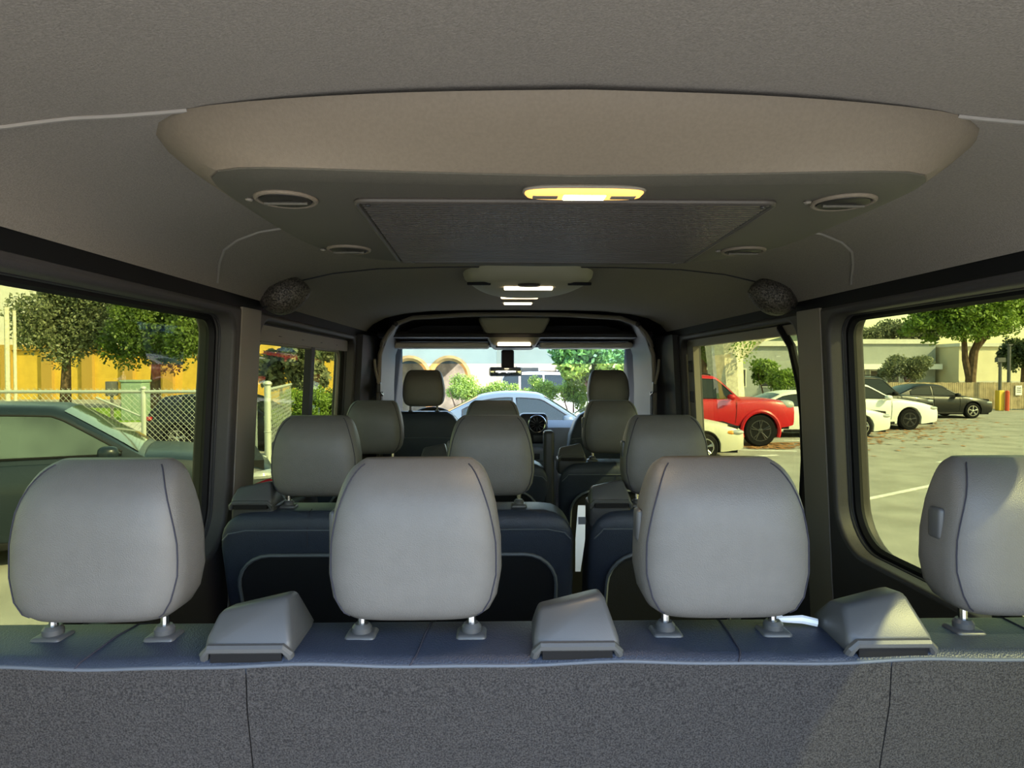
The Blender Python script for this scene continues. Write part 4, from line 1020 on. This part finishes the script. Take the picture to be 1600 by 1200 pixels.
    # lamps, grille, bumper, mirrors, handles, door seams
    for s in (-1, 1):
        yh = halfw(L/2-.22)*.78
        MB().ell((L/2-.19, s*yh, nose-.045 if not truck else nose-.03), (.22, .20, .065 if not truck else .12), 12, 8, .8).build('headlight', 'lamp_glass', t)
        if amber: MB().ell((L/2-.32, s*(yh+.10), nose-.05), (.13, .11, .06), 10, 6, .8).build('turn_signal', 'amber', t)
        MB().ell((L/2-.12, s*yh*.95, sill+.17), (.13, .12, .06), 10, 6).build('fog_light', 'car_black', t)
        MB().ell((-L/2+.16, s*halfw(L/2-.2)*.80, topz(-L/2+.15)-.12), (.20, .17, .08), 12, 8, .8).build('tail_light', 'tail_red', t)
        mr = MB().ell((cowl-.30, s*(W/2+.09), belt+.07), (.10, .10, .075), 12, 8, .75).build('mirror', paint if not suv else 'car_black', t)
        MB().tube([(cowl-.27, s*(W/2-.06), belt+.0), (cowl-.29, s*(W/2+.04), belt+.03)], .022, 6).build('mirror_arm', 'car_black', mr)
        for xh_ in (m-.06-.10, tail+(.55 if kind == 'sedan' else .85)):
            MB().rbox(xh_, xh_+.20, s*(halfw(xh_)*.985)-.012, s*(halfw(xh_)*.985)+.018, belt-.13, belt-.10, .01).build('door_handle', paint, t)
        for xd in (cowl-.12, m, tail+(.50 if kind == 'sedan' else .9)):
            MB().tube([(xd, s*(halfw(xd)*.96+.004), belt-.02), (xd, s*(halfw(xd)*.992+.003), belt-.12), (xd-.01, s*(halfw(xd)+.003), (belt+sill)/2), (xd-.03, s*(halfw(xd)*.985), sill+.14)], .006, 5).build('door_seam', 'car_black', t)
        MB().rbox(-L*.20, L*.21, s*W/2*.965-.02, s*W/2*.965+.02, sill-.01, sill+.07, .015).build('sill_strip', 'car_black', t)
    MB().rbox(L/2-.10, L/2+.004, -.42, .42, nose-.16, nose-.05, .03).build('grille', 'car_black', t)
    MB().rbox(L/2-.16, L/2+.002, -.62, .62, sill+.08, sill+.24, .05).build('lower_intake', 'car_black', t)
    MB().rbox(L/2-.02, L/2+.018, -.17, .17, sill+.26, sill+.36, .005).build('licence_plate', 'sign_white', t)
    MB().rbox(-L/2-.006, -L/2+.03, -.17, .17, belt-.34, belt-.22, .005).build('licence_plate', 'sign_white', t)
    if suv or truck:
        for s in (-1, 1): MB().tube([(r_r+.15, s*wr*.85, roof), (r_r+.2, s*wr*.86, roof+.05), (r_f-.25, s*wr*.86, roof+.05), (r_f-.1, s*wr*.85, roof)], .018, 6).build('roof_rail', 'car_black', t)
    return t

def park(px, py, label, paint, kind, d=None, nose_px=None, **k):
    """parked facing right; (px, py) is where its near front wheel meets the ground in the photo"""
    p = gnd(px, py); L = k.get('L', 4.75); W = k.get('W', 1.84); sc = k.get('sc', 1.0)
    return car(label, (p.x-L*.305*sc, p.y+(W/2-.05)*sc, 0), 0, paint, kind, **k)

# right lot
park(1420, 672, 'white sedan with dark wheels parked second from the right window edge', 'paint_white', 'sedan', H=1.46, L=4.9, rimm='rim_dark', sc=1.06)
park(1346, 684, 'white sedan with bright alloy wheels half hidden by right window edge', 'paint_pearl', 'sedan', H=1.44, L=4.9, sc=.94)
park(1519, 654, 'black sedan parked alone along the slatted fence', 'paint_black', 'sedan', H=1.42, L=4.65, sc=.98)
park(1424, 661, 'dark green sport utility car behind the white sedans', 'paint_green', 'suv', H=1.75, L=4.6, W=1.9, wheel_r=.36, sc=1.0, rimm='rim_dark')
park(1187, 698, 'red four wheel drive truck with big black wheels beside the pale trunk shape', 'paint_red', 'truck', H=1.86, L=4.8, W=1.95, wheel_r=.42, rimm='rim_dark', flare=True)
car('beige sedan with amber turn signal in front of the red truck', (gnd(1095, 712).x-1.40, gnd(1095, 712).y+.15, 0), R(-6), 'paint_beige', 'sedan', H=1.40, L=4.6, W=1.74, wheel_r=.31, amber=True, sc=.95)
#park(1262, 681, 'pearl white sedan half hidden behind the red truck nose', 'paint_pearl', 'sedan', H=1.48, L=4.7, sc=1.0)
# ahead
car('silver blue sedan parked across in front of the windscreen', (at(822, 650, 12.8).x, 12.8, 0), 0, 'paint_silver', 'sedan', H=1.55, L=4.8)
car('white sport utility car far ahead behind the hedge', (at(868, 590, 24).x, 24.2, 0), 0, 'paint_white', 'suv', H=1.9, L=4.6, detail=False)
# left
car('dark slate crossover parked close outside the left rear window', (-5.25, 7.36, 0), R(24), 'paint_slate', 'crossover', H=1.62, L=4.75, W=1.86, wheel_r=.36, glassm='car_glass_pale')
car('black sedan with red tail lights behind the chain link fence', (at(352, 660, 15.5).x, 16.6, 0), R(-4), 'paint_black', 'crossover', H=1.45, L=4.5, sc=.95)
